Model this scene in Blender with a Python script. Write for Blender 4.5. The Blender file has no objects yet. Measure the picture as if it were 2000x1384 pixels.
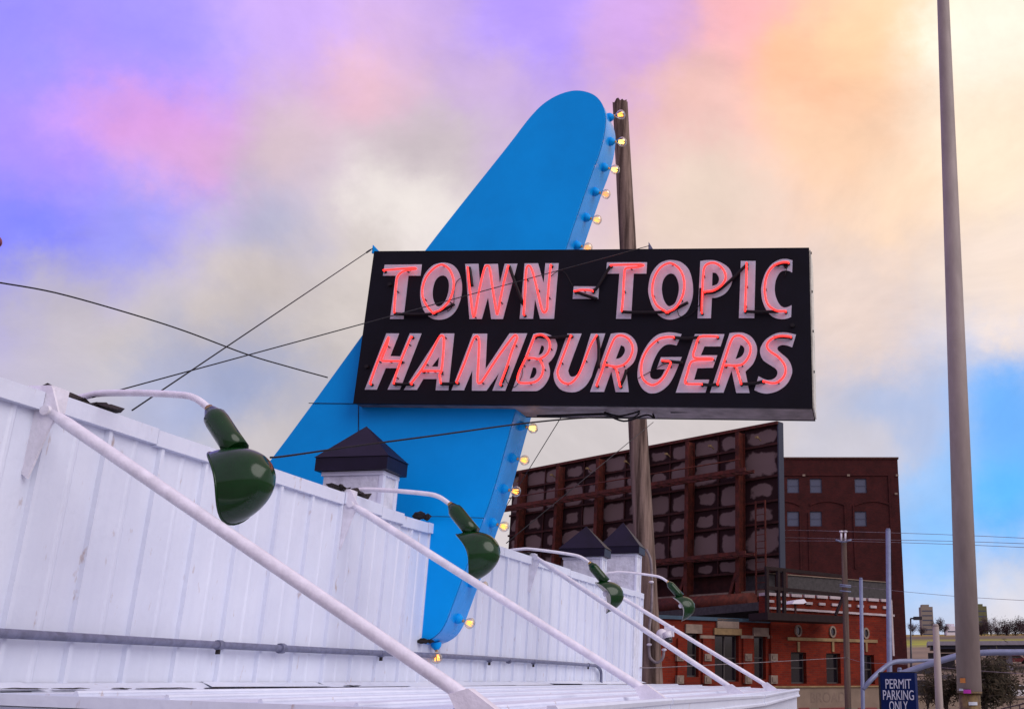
import bpy, bmesh, math, random
import numpy as np
from mathutils import Vector, Matrix
random.seed(7)
S = bpy.context.scene
C = S.collection
# ------------------------------------------------------------------ camera
EYE = 2.75
PX, PY, F, HZ = 1430., 692., 2000., 1328.          # principal point, focal length and horizon of the 2000 x 1384 photograph
TH = math.atan((HZ - PY) / F); AZ = math.radians(7.44)
cam = bpy.data.cameras.new('camera'); cam_o = bpy.data.objects.new('camera', cam); C.objects.link(cam_o)
cam.sensor_width = 36; cam.lens = 36; cam.shift_x = (1000 - PX) / 2000; cam.clip_end = 3000; cam.clip_start = .05
cam_o.location = (0, 0, EYE); cam_o.rotation_euler = (math.pi / 2 + TH, 0, AZ)
S.camera = cam_o
CAM = Vector((0, 0, EYE))
_R = Matrix.Rotation(AZ, 3, 'Z')
FW = _R @ Vector((0, math.cos(TH), math.sin(TH))); UP = _R @ Vector((0, -math.sin(TH), math.cos(TH))); RT = _R @ Vector((1, 0, 0))
def ray(u, v): return RT * ((u - PX) / F) + UP * ((PY - v) / F) + FW
def onX(u, v, X): r = ray(u, v); return CAM + r * (X / r.x)
def onY(u, v, Y): r = ray(u, v); return CAM + r * (Y / r.y)
def onR(u, v, D):                                   # at horizontal distance D along the viewing axis
    r = ray(u, v); h = r.x * -math.sin(AZ) + r.y * math.cos(AZ); return CAM + r * (D / h)
def onPl(u, v, p, n): r = ray(u, v); return CAM + r * ((Vector(p) - CAM).dot(n) / r.dot(n))
# ------------------------------------------------------------------ world: Nishita sky behind broken, coloured evening cloud
SUN_AZ, SUN_EL = 115, 35                             # degrees clockwise from +Y, above the horizon
W = bpy.data.worlds.new('World'); S.world = W; W.use_nodes = True
N, L = W.node_tree.nodes, W.node_tree.links
N.clear()
def lin(c): return tuple(((x / 255) / 12.92 if x <= 10 else ((x / 255 + .055) / 1.055) ** 2.4) for x in c)
geo = N.new('ShaderNodeTexCoord')
noi = N.new('ShaderNodeTexNoise'); noi.inputs['Scale'].default_value = 5.5; noi.inputs['Detail'].default_value = 9; noi.inputs['Roughness'].default_value = .62
L.new(geo.outputs['Generated'], noi.inputs['Vector'])
sub = N.new('ShaderNodeVectorMath'); sub.operation = 'SUBTRACT'; L.new(noi.outputs['Color'], sub.inputs[0]); sub.inputs[1].default_value = (.5, .5, .5)
wrp = N.new('ShaderNodeVectorMath'); wrp.operation = 'MULTIPLY_ADD'; L.new(sub.outputs[0], wrp.inputs[0]); wrp.inputs[1].default_value = (.18, .18, .16); L.new(geo.outputs['Generated'], wrp.inputs[2])
nrm = N.new('ShaderNodeVectorMath'); nrm.operation = 'NORMALIZE'; L.new(wrp.outputs[0], nrm.inputs[0])
CL = [(50, 50, 154, 146, 255), (280, 60, 160, 150, 255), (600, 50, 196, 168, 240), (1000, 50, 172, 148, 255), (1260, 40, 205, 166, 228), (1480, 40, 246, 184, 190),
      (1700, 50, 255, 210, 172), (1580, 110, 255, 196, 160), (1930, 50, 255, 246, 230), (60, 280, 165, 142, 255), (250, 210, 226, 164, 222), (330, 320, 224, 170, 210), (660, 140, 226, 186, 192),
      (520, 300, 208, 188, 192), (820, 280, 200, 188, 192), (60, 430, 116, 124, 255), (260, 420, 138, 146, 236), (480, 440, 176, 178, 202), (800, 420, 240, 232, 226),
      (100, 590, 192, 184, 186), (450, 580, 208, 196, 186), (260, 660, 202, 192, 186), (620, 650, 206, 196, 190), (700, 560, 206, 196, 190), (330, 720, 160, 166, 196), (470, 800, 150, 164, 206), (520, 870, 208, 198, 194),
      (950, 120, 206, 180, 212), (1320, 160, 226, 186, 174), (1360, 380, 226, 206, 192), (1620, 250, 246, 208, 178), (1760, 400, 246, 216, 190), (1960, 330, 255, 236, 212),
      (1660, 600, 224, 204, 194), (1960, 620, 238, 218, 202), (1720, 770, 166, 180, 212), (1950, 790, 106, 168, 236), (1650, 850, 200, 194, 200), (1380, 850, 206, 197, 196),
      (1820, 940, 150, 186, 230), (1970, 960, 96, 178, 252), (1830, 1080, 130, 188, 246), (1860, 1180, 196, 202, 222), (1990, 1180, 218, 212, 216), (1100, 880, 204, 196, 196)]
def vivid(c, sat=1.12, gain=.93):
    y = .25 * c[0] + .6 * c[1] + .15 * c[2]; return tuple(max(0, (y + (x - y) * sat) * gain) for x in c)
EPS = .0016
acc = wsum = None
for (u, v, r, g, b) in CL:                          # inverse-distance blend of cloud colours over directions
    d = ray(u, v).normalized()
    dn = N.new('ShaderNodeVectorMath'); dn.operation = 'DOT_PRODUCT'; L.new(nrm.outputs[0], dn.inputs[0]); dn.inputs[1].default_value = d
    m = N.new('ShaderNodeMath'); m.operation = 'MULTIPLY_ADD'; L.new(dn.outputs['Value'], m.inputs[0]); m.inputs[1].default_value = -2; m.inputs[2].default_value = 2 + EPS
    p = N.new('ShaderNodeMath'); p.operation = 'POWER'; L.new(m.outputs[0], p.inputs[0]); p.inputs[1].default_value = -2.0
    s = N.new('ShaderNodeVectorMath'); s.operation = 'MULTIPLY_ADD'; L.new(p.outputs[0], s.inputs[0]); s.inputs[1].default_value = vivid(lin((r, g, b)))
    if acc is None:
        s.inputs[2].default_value = (0, 0, 0); wsum = p.outputs[0]
    else:
        L.new(acc, s.inputs[2])
        a = N.new('ShaderNodeMath'); a.operation = 'ADD'; L.new(wsum, a.inputs[0]); L.new(p.outputs[0], a.inputs[1]); wsum = a.outputs[0]
    acc = s.outputs[0]
inv = N.new('ShaderNodeMath'); inv.operation = 'DIVIDE'; inv.inputs[0].default_value = 1; L.new(wsum, inv.inputs[1])
cc = N.new('ShaderNodeVectorMath'); cc.operation = 'SCALE'; L.new(acc, cc.inputs[0]); L.new(inv.outputs[0], cc.inputs['Scale'])
n2 = N.new('ShaderNodeTexNoise'); n2.inputs['Scale'].default_value = 4.2; n2.inputs['Detail'].default_value = 9; n2.inputs['Roughness'].default_value = .64; n2.inputs['Distortion'].default_value = .4
mp = N.new('ShaderNodeMapping'); mp.inputs['Scale'].default_value = (1, 1, 1.5); L.new(geo.outputs['Generated'], mp.inputs[0]); L.new(mp.outputs[0], n2.inputs['Vector'])
mr = N.new('ShaderNodeMapRange'); L.new(n2.outputs['Fac'], mr.inputs[0]); mr.inputs[1].default_value = .3; mr.inputs[2].default_value = .7; mr.inputs[3].default_value = .86; mr.inputs[4].default_value = 1.14
c2 = N.new('ShaderNodeVectorMath'); c2.operation = 'SCALE'; L.new(cc.outputs[0], c2.inputs[0]); L.new(mr.outputs[0], c2.inputs['Scale'])
sky = N.new('ShaderNodeTexSky'); sky.sky_type = 'NISHITA'; sky.sun_disc = False
sky.sun_elevation = math.radians(SUN_EL); sky.sun_rotation = math.radians(SUN_AZ)
bs = N.new('ShaderNodeBackground'); bs.inputs[1].default_value = .09; L.new(sky.outputs[0], bs.inputs[0])
bc = N.new('ShaderNodeBackground'); bc.inputs[1].default_value = 1.0; L.new(c2.outputs[0], bc.inputs[0])
mx = N.new('ShaderNodeMixShader'); mx.inputs[0].default_value = .95; L.new(bs.outputs[0], mx.inputs[1]); L.new(bc.outputs[0], mx.inputs[2])
ow = N.new('ShaderNodeOutputWorld'); L.new(mx.outputs[0], ow.inputs[0])
# ------------------------------------------------------------------ sun behind the cloud, exposure
sl = bpy.data.lights.new('sun', 'SUN'); sl.energy = 1.5; sl.angle = math.radians(50); sl.color = (1, .96, .93)
so = bpy.data.objects.new('sun', sl); C.objects.link(so); so.location = (20, 20, 40)
sd = Vector((math.sin(math.radians(SUN_AZ)) * math.cos(math.radians(SUN_EL)), math.cos(math.radians(SUN_AZ)) * math.cos(math.radians(SUN_EL)), math.sin(math.radians(SUN_EL))))
so.rotation_euler = sd.to_track_quat('Z', 'Y').to_euler()
S.view_settings.view_transform = 'Standard'; S.view_settings.look = 'None'; S.view_settings.exposure = .3; S.view_settings.gamma = 1; S.view_settings.use_curve_mapping = False
S.cycles.max_bounces = 6; S.cycles.transparent_max_bounces = 12
# ------------------------------------------------------------------ materials
MT = {}
def mat(name, col, rough=.6, metal=0., var=0., vscale=6., stretch=(1, 1, 1), col2=None, bump=0., bscale=40., spec=.5, coat=0., cut=(.35, .65)):
    m = bpy.data.materials.new(name); m.use_nodes = True; n, l = m.node_tree.nodes, m.node_tree.links
    b = n['Principled BSDF']; b.inputs['Base Color'].default_value = (*col, 1); b.inputs['Roughness'].default_value = rough; b.inputs['Metallic'].default_value = metal
    b.inputs['Specular IOR Level'].default_value = spec; b.inputs['Coat Weight'].default_value = coat; b.inputs['Coat Roughness'].default_value = .08
    tc = n.new('ShaderNodeTexCoord')
    if col2 is not None or var:
        mpn = n.new('ShaderNodeMapping'); mpn.inputs['Scale'].default_value = stretch; l.new(tc.outputs['Object'], mpn.inputs[0])
        t = n.new('ShaderNodeTexNoise'); t.inputs['Scale'].default_value = vscale; t.inputs['Detail'].default_value = 6; t.inputs['Roughness'].default_value = .6; l.new(mpn.outputs[0], t.inputs['Vector'])
        r = n.new('ShaderNodeMapRange'); l.new(t.outputs['Fac'], r.inputs[0]); r.inputs[1].default_value = cut[0]; r.inputs[2].default_value = cut[1]
        x = n.new('ShaderNodeMix'); x.data_type = 'RGBA'; l.new(r.outputs[0], x.inputs[0])
        c2_ = col2 if col2 is not None else tuple(c * (1 - var) for c in col)
        x.inputs[6].default_value = (*col, 1); x.inputs[7].default_value = (*c2_, 1); l.new(x.outputs[2], b.inputs['Base Color'])
        r2 = n.new('ShaderNodeMapRange'); l.new(t.outputs['Fac'], r2.inputs[0]); r2.inputs[3].default_value = max(0, rough - .1); r2.inputs[4].default_value = min(1, rough + .12); l.new(r2.outputs[0], b.inputs['Roughness'])
    if bump:
        t2 = n.new('ShaderNodeTexNoise'); t2.inputs['Scale'].default_value = bscale; t2.inputs['Detail'].default_value = 4; l.new(tc.outputs['Object'], t2.inputs['Vector'])
        bp = n.new('ShaderNodeBump'); bp.inputs['Strength'].default_value = bump; bp.inputs['Distance'].default_value = .01; l.new(t2.outputs['Fac'], bp.inputs['Height']); l.new(bp.outputs[0], b.inputs['Normal'])
    MT[name] = m; return m
def emit(name, col, s):
    m = bpy.data.materials.new(name); m.use_nodes = True; n, l = m.node_tree.nodes, m.node_tree.links
    b = n['Principled BSDF']; b.inputs['Base Color'].default_value = (*[min(1, c) for c in col], 1); b.inputs['Emission Color'].default_value = (*col, 1); b.inputs['Emission Strength'].default_value = s; b.inputs['Roughness'].default_value = .2
    MT[name] = m; return m
def brick(name, c1, c2, mortar, scale=1., rough=.85):
    m = bpy.data.materials.new(name); m.use_nodes = True; n, l = m.node_tree.nodes, m.node_tree.links
    b = n['Principled BSDF']; b.inputs['Roughness'].default_value = rough; b.inputs['Specular IOR Level'].default_value = .2
    tc = n.new('ShaderNodeTexCoord'); sp = n.new('ShaderNodeSeparateXYZ'); l.new(tc.outputs['Object'], sp.inputs[0])
    ad = n.new('ShaderNodeMath'); l.new(sp.outputs[0], ad.inputs[0]); l.new(sp.outputs[1], ad.inputs[1])
    cb = n.new('ShaderNodeCombineXYZ'); l.new(ad.outputs[0], cb.inputs[0]); l.new(sp.outputs[2], cb.inputs[1])
    t = n.new('ShaderNodeTexBrick'); l.new(cb.outputs[0], t.inputs['Vector']); t.inputs['Scale'].default_value = scale; t.inputs['Brick Width'].default_value = .22; t.inputs['Row Height'].default_value = .075; t.inputs['Mortar Size'].default_value = .008
    t.inputs['Color1'].default_value = (*c1, 1); t.inputs['Color2'].default_value = (*c2, 1); t.inputs['Mortar'].default_value = (*mortar, 1)
    nz = n.new('ShaderNodeTexNoise'); nz.inputs['Scale'].default_value = .8; nz.inputs['Detail'].default_value = 8; nz.inputs['Roughness'].default_value = .65; l.new(tc.outputs['Object'], nz.inputs['Vector'])
    r = n.new('ShaderNodeMapRange'); l.new(nz.outputs['Fac'], r.inputs[0]); r.inputs[1].default_value = .3; r.inputs[2].default_value = .7; r.inputs[3].default_value = .6; r.inputs[4].default_value = 1.25
    x = n.new('ShaderNodeVectorMath'); x.operation = 'SCALE'; l.new(t.outputs['Color'], x.inputs[0]); l.new(r.outputs[0], x.inputs['Scale']); l.new(x.outputs[0], b.inputs['Base Color'])
    bp = n.new('ShaderNodeBump'); bp.inputs['Strength'].default_value = .5; bp.inputs['Distance'].default_value = .01; l.new(t.outputs['Fac'], bp.inputs['Height']); bp.invert = True; l.new(bp.outputs[0], b.inputs['Normal'])
    MT[name] = m; return m
def paint(name, col, dirt, rust, rough=.42):        # weathered enamel on sheet steel: streaks, spots of rust, oil-canning
    m = mat(name, col, rough, var=.0); n, l = m.node_tree.nodes, m.node_tree.links; b = n['Principled BSDF']
    tc = n.new('ShaderNodeNewGeometry')
    def ns(scale, stretch, det, lo, hi):
        mpn = n.new('ShaderNodeMapping'); mpn.inputs['Scale'].default_value = stretch; l.new(tc.outputs['Position'], mpn.inputs[0])
        t = n.new('ShaderNodeTexNoise'); t.inputs['Scale'].default_value = scale; t.inputs['Detail'].default_value = det; t.inputs['Roughness'].default_value = .6; l.new(mpn.outputs[0], t.inputs['Vector'])
        r = n.new('ShaderNodeMapRange'); l.new(t.outputs['Fac'], r.inputs[0]); r.inputs[1].default_value = lo; r.inputs[2].default_value = hi; return r.outputs[0]
    def mixc(a, c, f, k):
        q = n.new('ShaderNodeMath'); q.operation = 'MULTIPLY'; l.new(f, q.inputs[0]); q.inputs[1].default_value = k
        x = n.new('ShaderNodeMix'); x.data_type = 'RGBA'; l.new(q.outputs[0], x.inputs[0])
        if isinstance(a, tuple): x.inputs[6].default_value = (*a, 1)
        else: l.new(a, x.inputs[6])
        x.inputs[7].default_value = (*c, 1); return x.outputs[2]
    o = mixc(col, dirt, ns(9, (1, 1, .07), 6, .42, .75), .32)
    o = mixc(o, dirt, ns(1.3, (1, 1, 1), 5, .45, .8), .35)
    o = mixc(o, rust, ns(16, (1, 1, .35), 6, .645, .74), .7)
    o = mixc(o, (.82, .83, .9), ns(60, (1, 1, .6), 3, .70, .76), .5)
    l.new(o, b.inputs['Base Color'])
    t2 = n.new('ShaderNodeTexNoise'); t2.inputs['Scale'].default_value = 3.0; t2.inputs['Detail'].default_value = 5; t2.inputs['Roughness'].default_value = .55; l.new(tc.outputs['Position'], t2.inputs['Vector'])
    bp = n.new('ShaderNodeBump'); bp.inputs['Strength'].default_value = .55; bp.inputs['Distance'].default_value = .03; l.new(t2.outputs['Fac'], bp.inputs['Height']); l.new(bp.outputs[0], b.inputs['Normal'])
    return m
paint('white', (.655, .70, .82), (.50, .54, .68), (.38, .26, .20))
mat('stucco', (.66, .69, .79), .75, var=.25, vscale=9, bump=.9, bscale=22)
mat('white_tube', (.75, .74, .83), .38, var=.18, vscale=14, bump=.25, bscale=60)
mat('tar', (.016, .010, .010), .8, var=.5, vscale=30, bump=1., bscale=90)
mat('cap_black', (.008, .005, .022), .42, var=.4, vscale=4, bump=.08, bscale=30, spec=.22)
mat('blue', (.0, .33, .85), .42, col2=(.0, .28, .74), vscale=1.1, bump=.10, bscale=2.5, spec=.10)
mat('blue_side', (.0, .30, .84), .28, var=.16, vscale=5, bump=.10, bscale=4, spec=.28)
mat('signblack', (.003, .003, .008), .5, var=.4, vscale=3, bump=.08, bscale=8, spec=.15)
mat('signedge', (.72, .70, .60), .5, var=.35, vscale=8, bump=.2, bscale=20)
mat('signunder', (.24, .20, .21), .6, var=.5, vscale=5, bump=.3, bscale=14)
mat('letterpaint', (.50, .49, .58), .45, var=.14, vscale=12, bump=.08, bscale=30)
mat('rubber', (.005, .004, .006), .55, spec=.25)
mat('ceramic', (.03, .02, .025), .4)
emit('neon', (1.0, .030, .024), 1.7)
emit('filament', (1.0, .40, .07), 2.0)
emit('filament_hot', (1.0, .50, .10), 5.)
emit('filament_dim', (1.0, .40, .10), 1.1)
mat('brass', (.45, .30, .10), .35, 1.)
mat('enamel', (.003, .034, .006), .15, var=.25, vscale=10, coat=.0, spec=.38)
mat('enamel_in', (.62, .60, .55), .4)
mat('wood', (.23, .165, .135), .9, col2=(.055, .036, .030), vscale=9, stretch=(1, 1, .05), bump=.9, bscale=25, spec=.15, cut=(.38, .62))
mat('wood_dark', (.12, .085, .07), .9, col2=(.045, .03, .026), vscale=9, stretch=(1, 1, .05), bump=.5, bscale=25, spec=.15)
mat('galv', (.16, .17, .27), .5, var=.35, vscale=22, bump=.15, bscale=60, spec=.5)
mat('galvpole', (.17, .20, .32), .5, .2, var=.2, vscale=6)
mat('polepaint', (.33, .275, .25), .62, var=.22, vscale=5, stretch=(1, 1, .3), bump=.15, bscale=30)
mat('polebase', (.20, .13, .04), .7, col2=(.06, .03, .015), vscale=8, bump=.4)
mat('steelred', (.050, .010, .008), .75, col2=(.022, .006, .005), vscale=3, bump=.3, bscale=20, spec=.25)
mat('steeldark', (.014, .005, .005), .7, var=.3, spec=.2)
mat('steelred2', (.100, .018, .010), .75, col2=(.042, .010, .007), vscale=4, bump=.3, bscale=20, spec=.25)
mat('steelblue', (.012, .018, .038), .6)
mat('teal', (.015, .05, .085), .6, var=.3)
mat('stone', (.22, .165, .125), .85, var=.35, vscale=4, bump=.3, bscale=16)
mat('stone_y', (.24, .16, .07), .85, var=.35, vscale=4, bump=.3, bscale=16)
mat('coping', (.40, .34, .35), .7, var=.25, vscale=3)
mat('tanwall', (.20, .145, .105), .9, var=.3, vscale=1.2, bump=.3, bscale=12)
mat('ghost', (.172, .122, .094), .95, var=.3, vscale=3)
mat('winframe', (.030, .022, .022), .6)
mat('winblue', (.04, .05, .09), .5)
brick('brick_orange', (.170, .014, .003), (.110, .008, .003), (.11, .025, .012))
brick('brick_dark', (.058, .009, .008), (.036, .006, .007), (.045, .015, .013))
brick('brick_brown', (.08, .035, .024), (.06, .025, .02), (.08, .05, .04))
def glass(name, col, rough=.08):
    m = mat(name, col, rough, spec=.8); return m
glass('pane_dark', (.008, .008, .012)); glass('pane_sky', (.035, .05, .085), .05)
mat('roofgrey', (.05, .045, .045), .9, var=.4)
mat('asphalt', (.05, .048, .05), .9, var=.3, vscale=2)
mat('navy', (.001, .010, .075), .5, var=.2, vscale=5, spec=.12)
mat('signtext', (.50, .52, .62), .5)
mat('plasticwhite', (.62, .60, .66), .4); mat('plasticblack', (.01, .01, .012), .25)
mat('sticker_o', (.55, .20, .03), .5); mat('sticker_m', (.45, .02, .35), .5); mat('sticker_w', (.5, .55, .6), .5)
mat('concrete', (.26, .25, .28), .85, var=.2, vscale=1.5)
mat('grass', (.115, .115, .012), .95, var=.4, vscale=.12)
mat('twig', (.075, .045, .048), .9, var=.4, vscale=2); mat('leafbrown', (.040, .022, .006), .9, col2=(.014, .013, .004), vscale=1.2)
mat('bark', (.06, .045, .035), .9, var=.4, vscale=6)
mat('beige', (.22, .19, .16), .8, var=.15); mat('olive', (.12, .125, .05), .8, var=.2)
mat('carblack', (.012, .012, .016), .25, coat=.5); mat('carred', (.16, .015, .02), .3, coat=.5); mat('carwhite', (.5, .5, .52), .3, coat=.4)
mat('magenta', (.16, .004, .05), .4)
g_ = bpy.data.materials.new('bulbglass'); g_.use_nodes = True; n, l = g_.node_tree.nodes, g_.node_tree.links
n.clear(); o_ = n.new('ShaderNodeOutputMaterial'); tr = n.new('ShaderNodeBsdfTransparent'); tr.inputs[0].default_value = (1, .90, .74, 1); gl = n.new('ShaderNodeBsdfGlossy'); gl.inputs['Roughness'].default_value = .04
fr = n.new('ShaderNodeLayerWeight'); fr.inputs[0].default_value = .35; xm = n.new('ShaderNodeMixShader'); l.new(fr.outputs['Facing'], xm.inputs[0]); l.new(tr.outputs[0], xm.inputs[1]); l.new(gl.outputs[0], xm.inputs[2]); l.new(xm.outputs[0], o_.inputs[0]); MT['bulbglass'] = g_
# ground: near concrete lightened for bounce light, tan lot and dry grass farther out
def ground_mat():
    m = bpy.data.materials.new('groundmat'); m.use_nodes = True; n, l = m.node_tree.nodes, m.node_tree.links; b = n['Principled BSDF']; b.inputs['Roughness'].default_value = .95
    tc = n.new('ShaderNodeTexCoord'); t = n.new('ShaderNodeTexNoise'); t.inputs['Scale'].default_value = .12; t.inputs['Detail'].default_value = 8; l.new(tc.outputs['Object'], t.inputs['Vector'])
    vl = n.new('ShaderNodeVectorMath'); vl.operation = 'LENGTH'; l.new(tc.outputs['Object'], vl.inputs[0])
    ad = n.new('ShaderNodeMath'); ad.operation = 'MULTIPLY_ADD'; l.new(t.outputs['Fac'], ad.inputs[0]); ad.inputs[1].default_value = 30; l.new(vl.outputs['Value'], ad.inputs[2])
    r = n.new('ShaderNodeMapRange'); l.new(ad.outputs[0], r.inputs[0]); r.inputs[1].default_value = 0; r.inputs[2].default_value = 600
    cr = n.new('ShaderNodeValToRGB'); l.new(r.outputs[0], cr.inputs[0]); e = cr.color_ramp.elements
    e[0].position = .15; e[0].color = (.27, .25, .24, 1); e[1].position = .19; e[1].color = (.16, .115, .075, 1)
    for p_, c_ in ((.44, (.17, .12, .08, 1)), (.48, (.26, .28, .010, 1)), (.55, (.20, .19, .012, 1)), (.60, (.085, .055, .035, 1)), (.70, (.13, .085, .03, 1)), (.77, (.30, .20, .012, 1)), (.9, (.07, .06, .02, 1))):
        k = e.new(p_); k.color = c_
    x = n.new('ShaderNodeMapRange'); l.new(t.outputs['Fac'], x.inputs[0]); x.inputs[1].default_value = .3; x.inputs[2].default_value = .7; x.inputs[3].default_value = .75; x.inputs[4].default_value = 1.2
    sc = n.new('ShaderNodeVectorMath'); sc.operation = 'SCALE'; l.new(cr.outputs[0], sc.inputs[0]); l.new(x.outputs[0], sc.inputs['Scale']); l.new(sc.outputs[0], b.inputs['Base Color'])
    MT['ground'] = m
ground_mat()
# ------------------------------------------------------------------ mesh helpers
ORG = {}
class MB:
    def __init__(s): s.v = []; s.f = []; s.sm = []
    def add(s, vs, fs, smooth=False):
        o = len(s.v); s.v += [Vector(p) for p in vs]; s.f += [tuple(i + o for i in f) for f in fs]; s.sm += [smooth] * len(fs); return s
    def box(s, x0, x1, y0, y1, z0, z1):
        return s.add([(x, y, z) for z in (z0, z1) for y in (y0, y1) for x in (x0, x1)], [(0, 2, 3, 1), (4, 5, 7, 6), (0, 1, 5, 4), (2, 6, 7, 3), (0, 4, 6, 2), (1, 3, 7, 5)])
    def beam(s, a, b, w, h, up=(0, 0, 1)):
        a, b = Vector(a), Vector(b); d = (b - a).normalized(); x = d.cross(Vector(up)); x = x.normalized() if x.length > 1e-4 else Vector((1, 0, 0)); y = x.cross(d)
        vs = [p + x * (i * w / 2) + y * (j * h / 2) for p in (a, b) for j in (-1, 1) for i in (-1, 1)]
        return s.add(vs, [(0, 1, 3, 2), (4, 6, 7, 5), (0, 4, 5, 1), (2, 3, 7, 6), (0, 2, 6, 4), (1, 5, 7, 3)])
    def prism(s, pts, off):
        pts = [Vector(p) for p in pts]; off = Vector(off); k = len(pts)
        return s.add(pts + [p + off for p in pts], [tuple(range(k))[::-1], tuple(range(k, 2 * k))] + [(i, (i + 1) % k, (i + 1) % k + k, i + k) for i in range(k)])
    def tube(s, pts, r, n=8, caps=True):
        pts = [Vector(p) for p in pts]; k = len(pts); rs = r if isinstance(r, (list, tuple)) else [r] * k
        t0 = (pts[1] - pts[0]).normalized(); x = t0.orthogonal().normalized(); vs = []
        for i, p in enumerate(pts):
            t = (pts[min(i + 1, k - 1)] - pts[max(i - 1, 0)]).normalized(); x = (x - t * x.dot(t)).normalized(); y = t.cross(x)
            vs += [p + (x * math.cos(2 * math.pi * j / n) + y * math.sin(2 * math.pi * j / n)) * rs[i] for j in range(n)]
        fs = [(i * n + j, i * n + (j + 1) % n, (i + 1) * n + (j + 1) % n, (i + 1) * n + j) for i in range(k - 1) for j in range(n)]
        s.add(vs, fs, True)
        if caps: o = len(s.v) - len(vs); s.f += [tuple(o + j for j in range(n))[::-1], tuple(o + (k - 1) * n + j for j in range(n))]; s.sm += [False, False]
        return s
    def ball(s, c, r, n=10, m=7, sc=(1, 1, 1)):
        vs = []; c = Vector(c)
        for i in range(m + 1):
            a = math.pi * i / m
            for j in range(n): b = 2 * math.pi * j / n; vs.append(c + Vector((math.sin(a) * math.cos(b) * r * sc[0], math.sin(a) * math.sin(b) * r * sc[1], math.cos(a) * r * sc[2])))
        return s.add(vs, [(i * n + j, (i + 1) * n + j, (i + 1) * n + (j + 1) % n, i * n + (j + 1) % n) for i in range(m) for j in range(n)], True)
    def mesh(s, name, off=(0, 0, 0)):
        off = Vector(off); me = bpy.data.meshes.new(name); me.from_pydata([tuple(p - off) for p in s.v], [], s.f)
        me.polygons.foreach_set('use_smooth', s.sm); b = bmesh.new(); b.from_mesh(me); bmesh.ops.recalc_face_normals(b, faces=b.faces); b.to_mesh(me); b.free(); return me
    def build(s, name, m, parent=None, local=False, loc=None):
        if parent is None:
            if loc is None:
                xs = [p.x for p in s.v]; ys = [p.y for p in s.v]; loc = ((min(xs) + max(xs)) / 2, (min(ys) + max(ys)) / 2, min(p.z for p in s.v))
            o = bpy.data.objects.new(name, s.mesh(name, loc)); o.location = loc; ORG[o] = Vector(loc)
        else:
            off = Vector((0, 0, 0)) if local else ORG[parent]
            o = bpy.data.objects.new(name, s.mesh(name, off)); o.parent = parent; ORG[o] = ORG[parent]
        C.objects.link(o); o.data.materials.append(MT[m] if isinstance(m, str) else m); return o
def tag(o, label=None, cat=None, group=None, kind=None):
    if label: o['label'] = label
    if cat: o['category'] = cat
    if group: o['group'] = group
    if kind: o['kind'] = kind
    return o
def thing(name, loc, label, cat, group=None, rz=0):
    o = bpy.data.objects.new(name, None); o.empty_display_size = .2; o.location = loc; o.rotation_euler = (0, 0, rz); C.objects.link(o); ORG[o] = Vector(loc); return tag(o, label, cat, group)
def inst(name, me, parent, loc=(0, 0, 0), rz=0, m=None, scale=(1, 1, 1)):
    o = bpy.data.objects.new(name, me); C.objects.link(o); o.parent = parent; o.location = loc; o.rotation_euler = (0, 0, rz); o.scale = scale; ORG[o] = ORG[parent] if parent else Vector(loc); return o
def copy_tree(o, parent=None):
    c = o.copy(); C.objects.link(c); c.parent = parent; ORG[c] = ORG[o]
    for ch in list(o.children): copy_tree(ch, c)
    return c
def cr(pts, n=6, closed=False):                      # Catmull-Rom; points with a third/fourth flag are corners
    P = [Vector(p) for p in pts]; k = len(P); out = []
    rng = range(k if closed else k - 1)
    for i in rng:
        p1, p2 = P[i], P[(i + 1) % k]
        p0 = P[(i - 1) % k] if closed or i > 0 else p1 * 2 - p2
        p3 = P[(i + 2) % k] if closed or i + 2 < k else p2 * 2 - p1
        for j in range(n):
            t = j / n; out.append(.5 * ((2 * p1) + (p2 - p0) * t + (2 * p0 - 5 * p1 + 4 * p2 - p3) * t * t + (3 * p1 - p0 - 3 * p2 + p3) * t ** 3))
    if not closed: out.append(P[-1])
    return out
def outline(pts, n=5):                               # closed outline: (x, y) smooth, (x, y, 1) corner
    ci = [i for i, p in enumerate(pts) if len(p) == 3]
    if not ci: return cr([(p[0], p[1]) for p in pts], n, True)
    k = len(pts); out = []
    for a, i in enumerate(ci):
        j = ci[(a + 1) % len(ci)]; j = j if j > i else j + k
        seg = [pts[q % k][:2] for q in range(i, j + 1)]
        out += [Vector(p) for p in seg[:1]] if len(seg) == 2 else cr(seg, n)[:-1]
    return out
def fill_mesh(name, loops, depth, conv):             # flat shape with holes, extruded; conv maps (x, y, d) to 3-D
    cu = bpy.data.curves.new(name, 'CURVE'); cu.dimensions = '2D'; cu.fill_mode = 'BOTH'; cu.extrude = depth / 2
    for lp in loops:
        sp = cu.splines.new('POLY'); sp.points.add(len(lp) - 1); sp.use_cyclic_u = True
        for q, p in zip(sp.points, lp): q.co = (p[0], p[1], 0, 1)
    to = bpy.data.objects.new('tmp', cu); C.objects.link(to); dg = bpy.context.evaluated_depsgraph_get(); me = bpy.data.meshes.new_from_object(to.evaluated_get(dg)); bpy.data.objects.remove(to); bpy.data.curves.remove(cu)
    for v in me.vertices: v.co = conv(v.co.x, v.co.y, v.co.z + depth / 2)
    b = bmesh.new(); b.from_mesh(me); bmesh.ops.remove_doubles(b, verts=b.verts, dist=1e-5); bmesh.ops.recalc_face_normals(b, faces=b.faces); b.to_mesh(me); b.free(); me.name = name; return me
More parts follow.
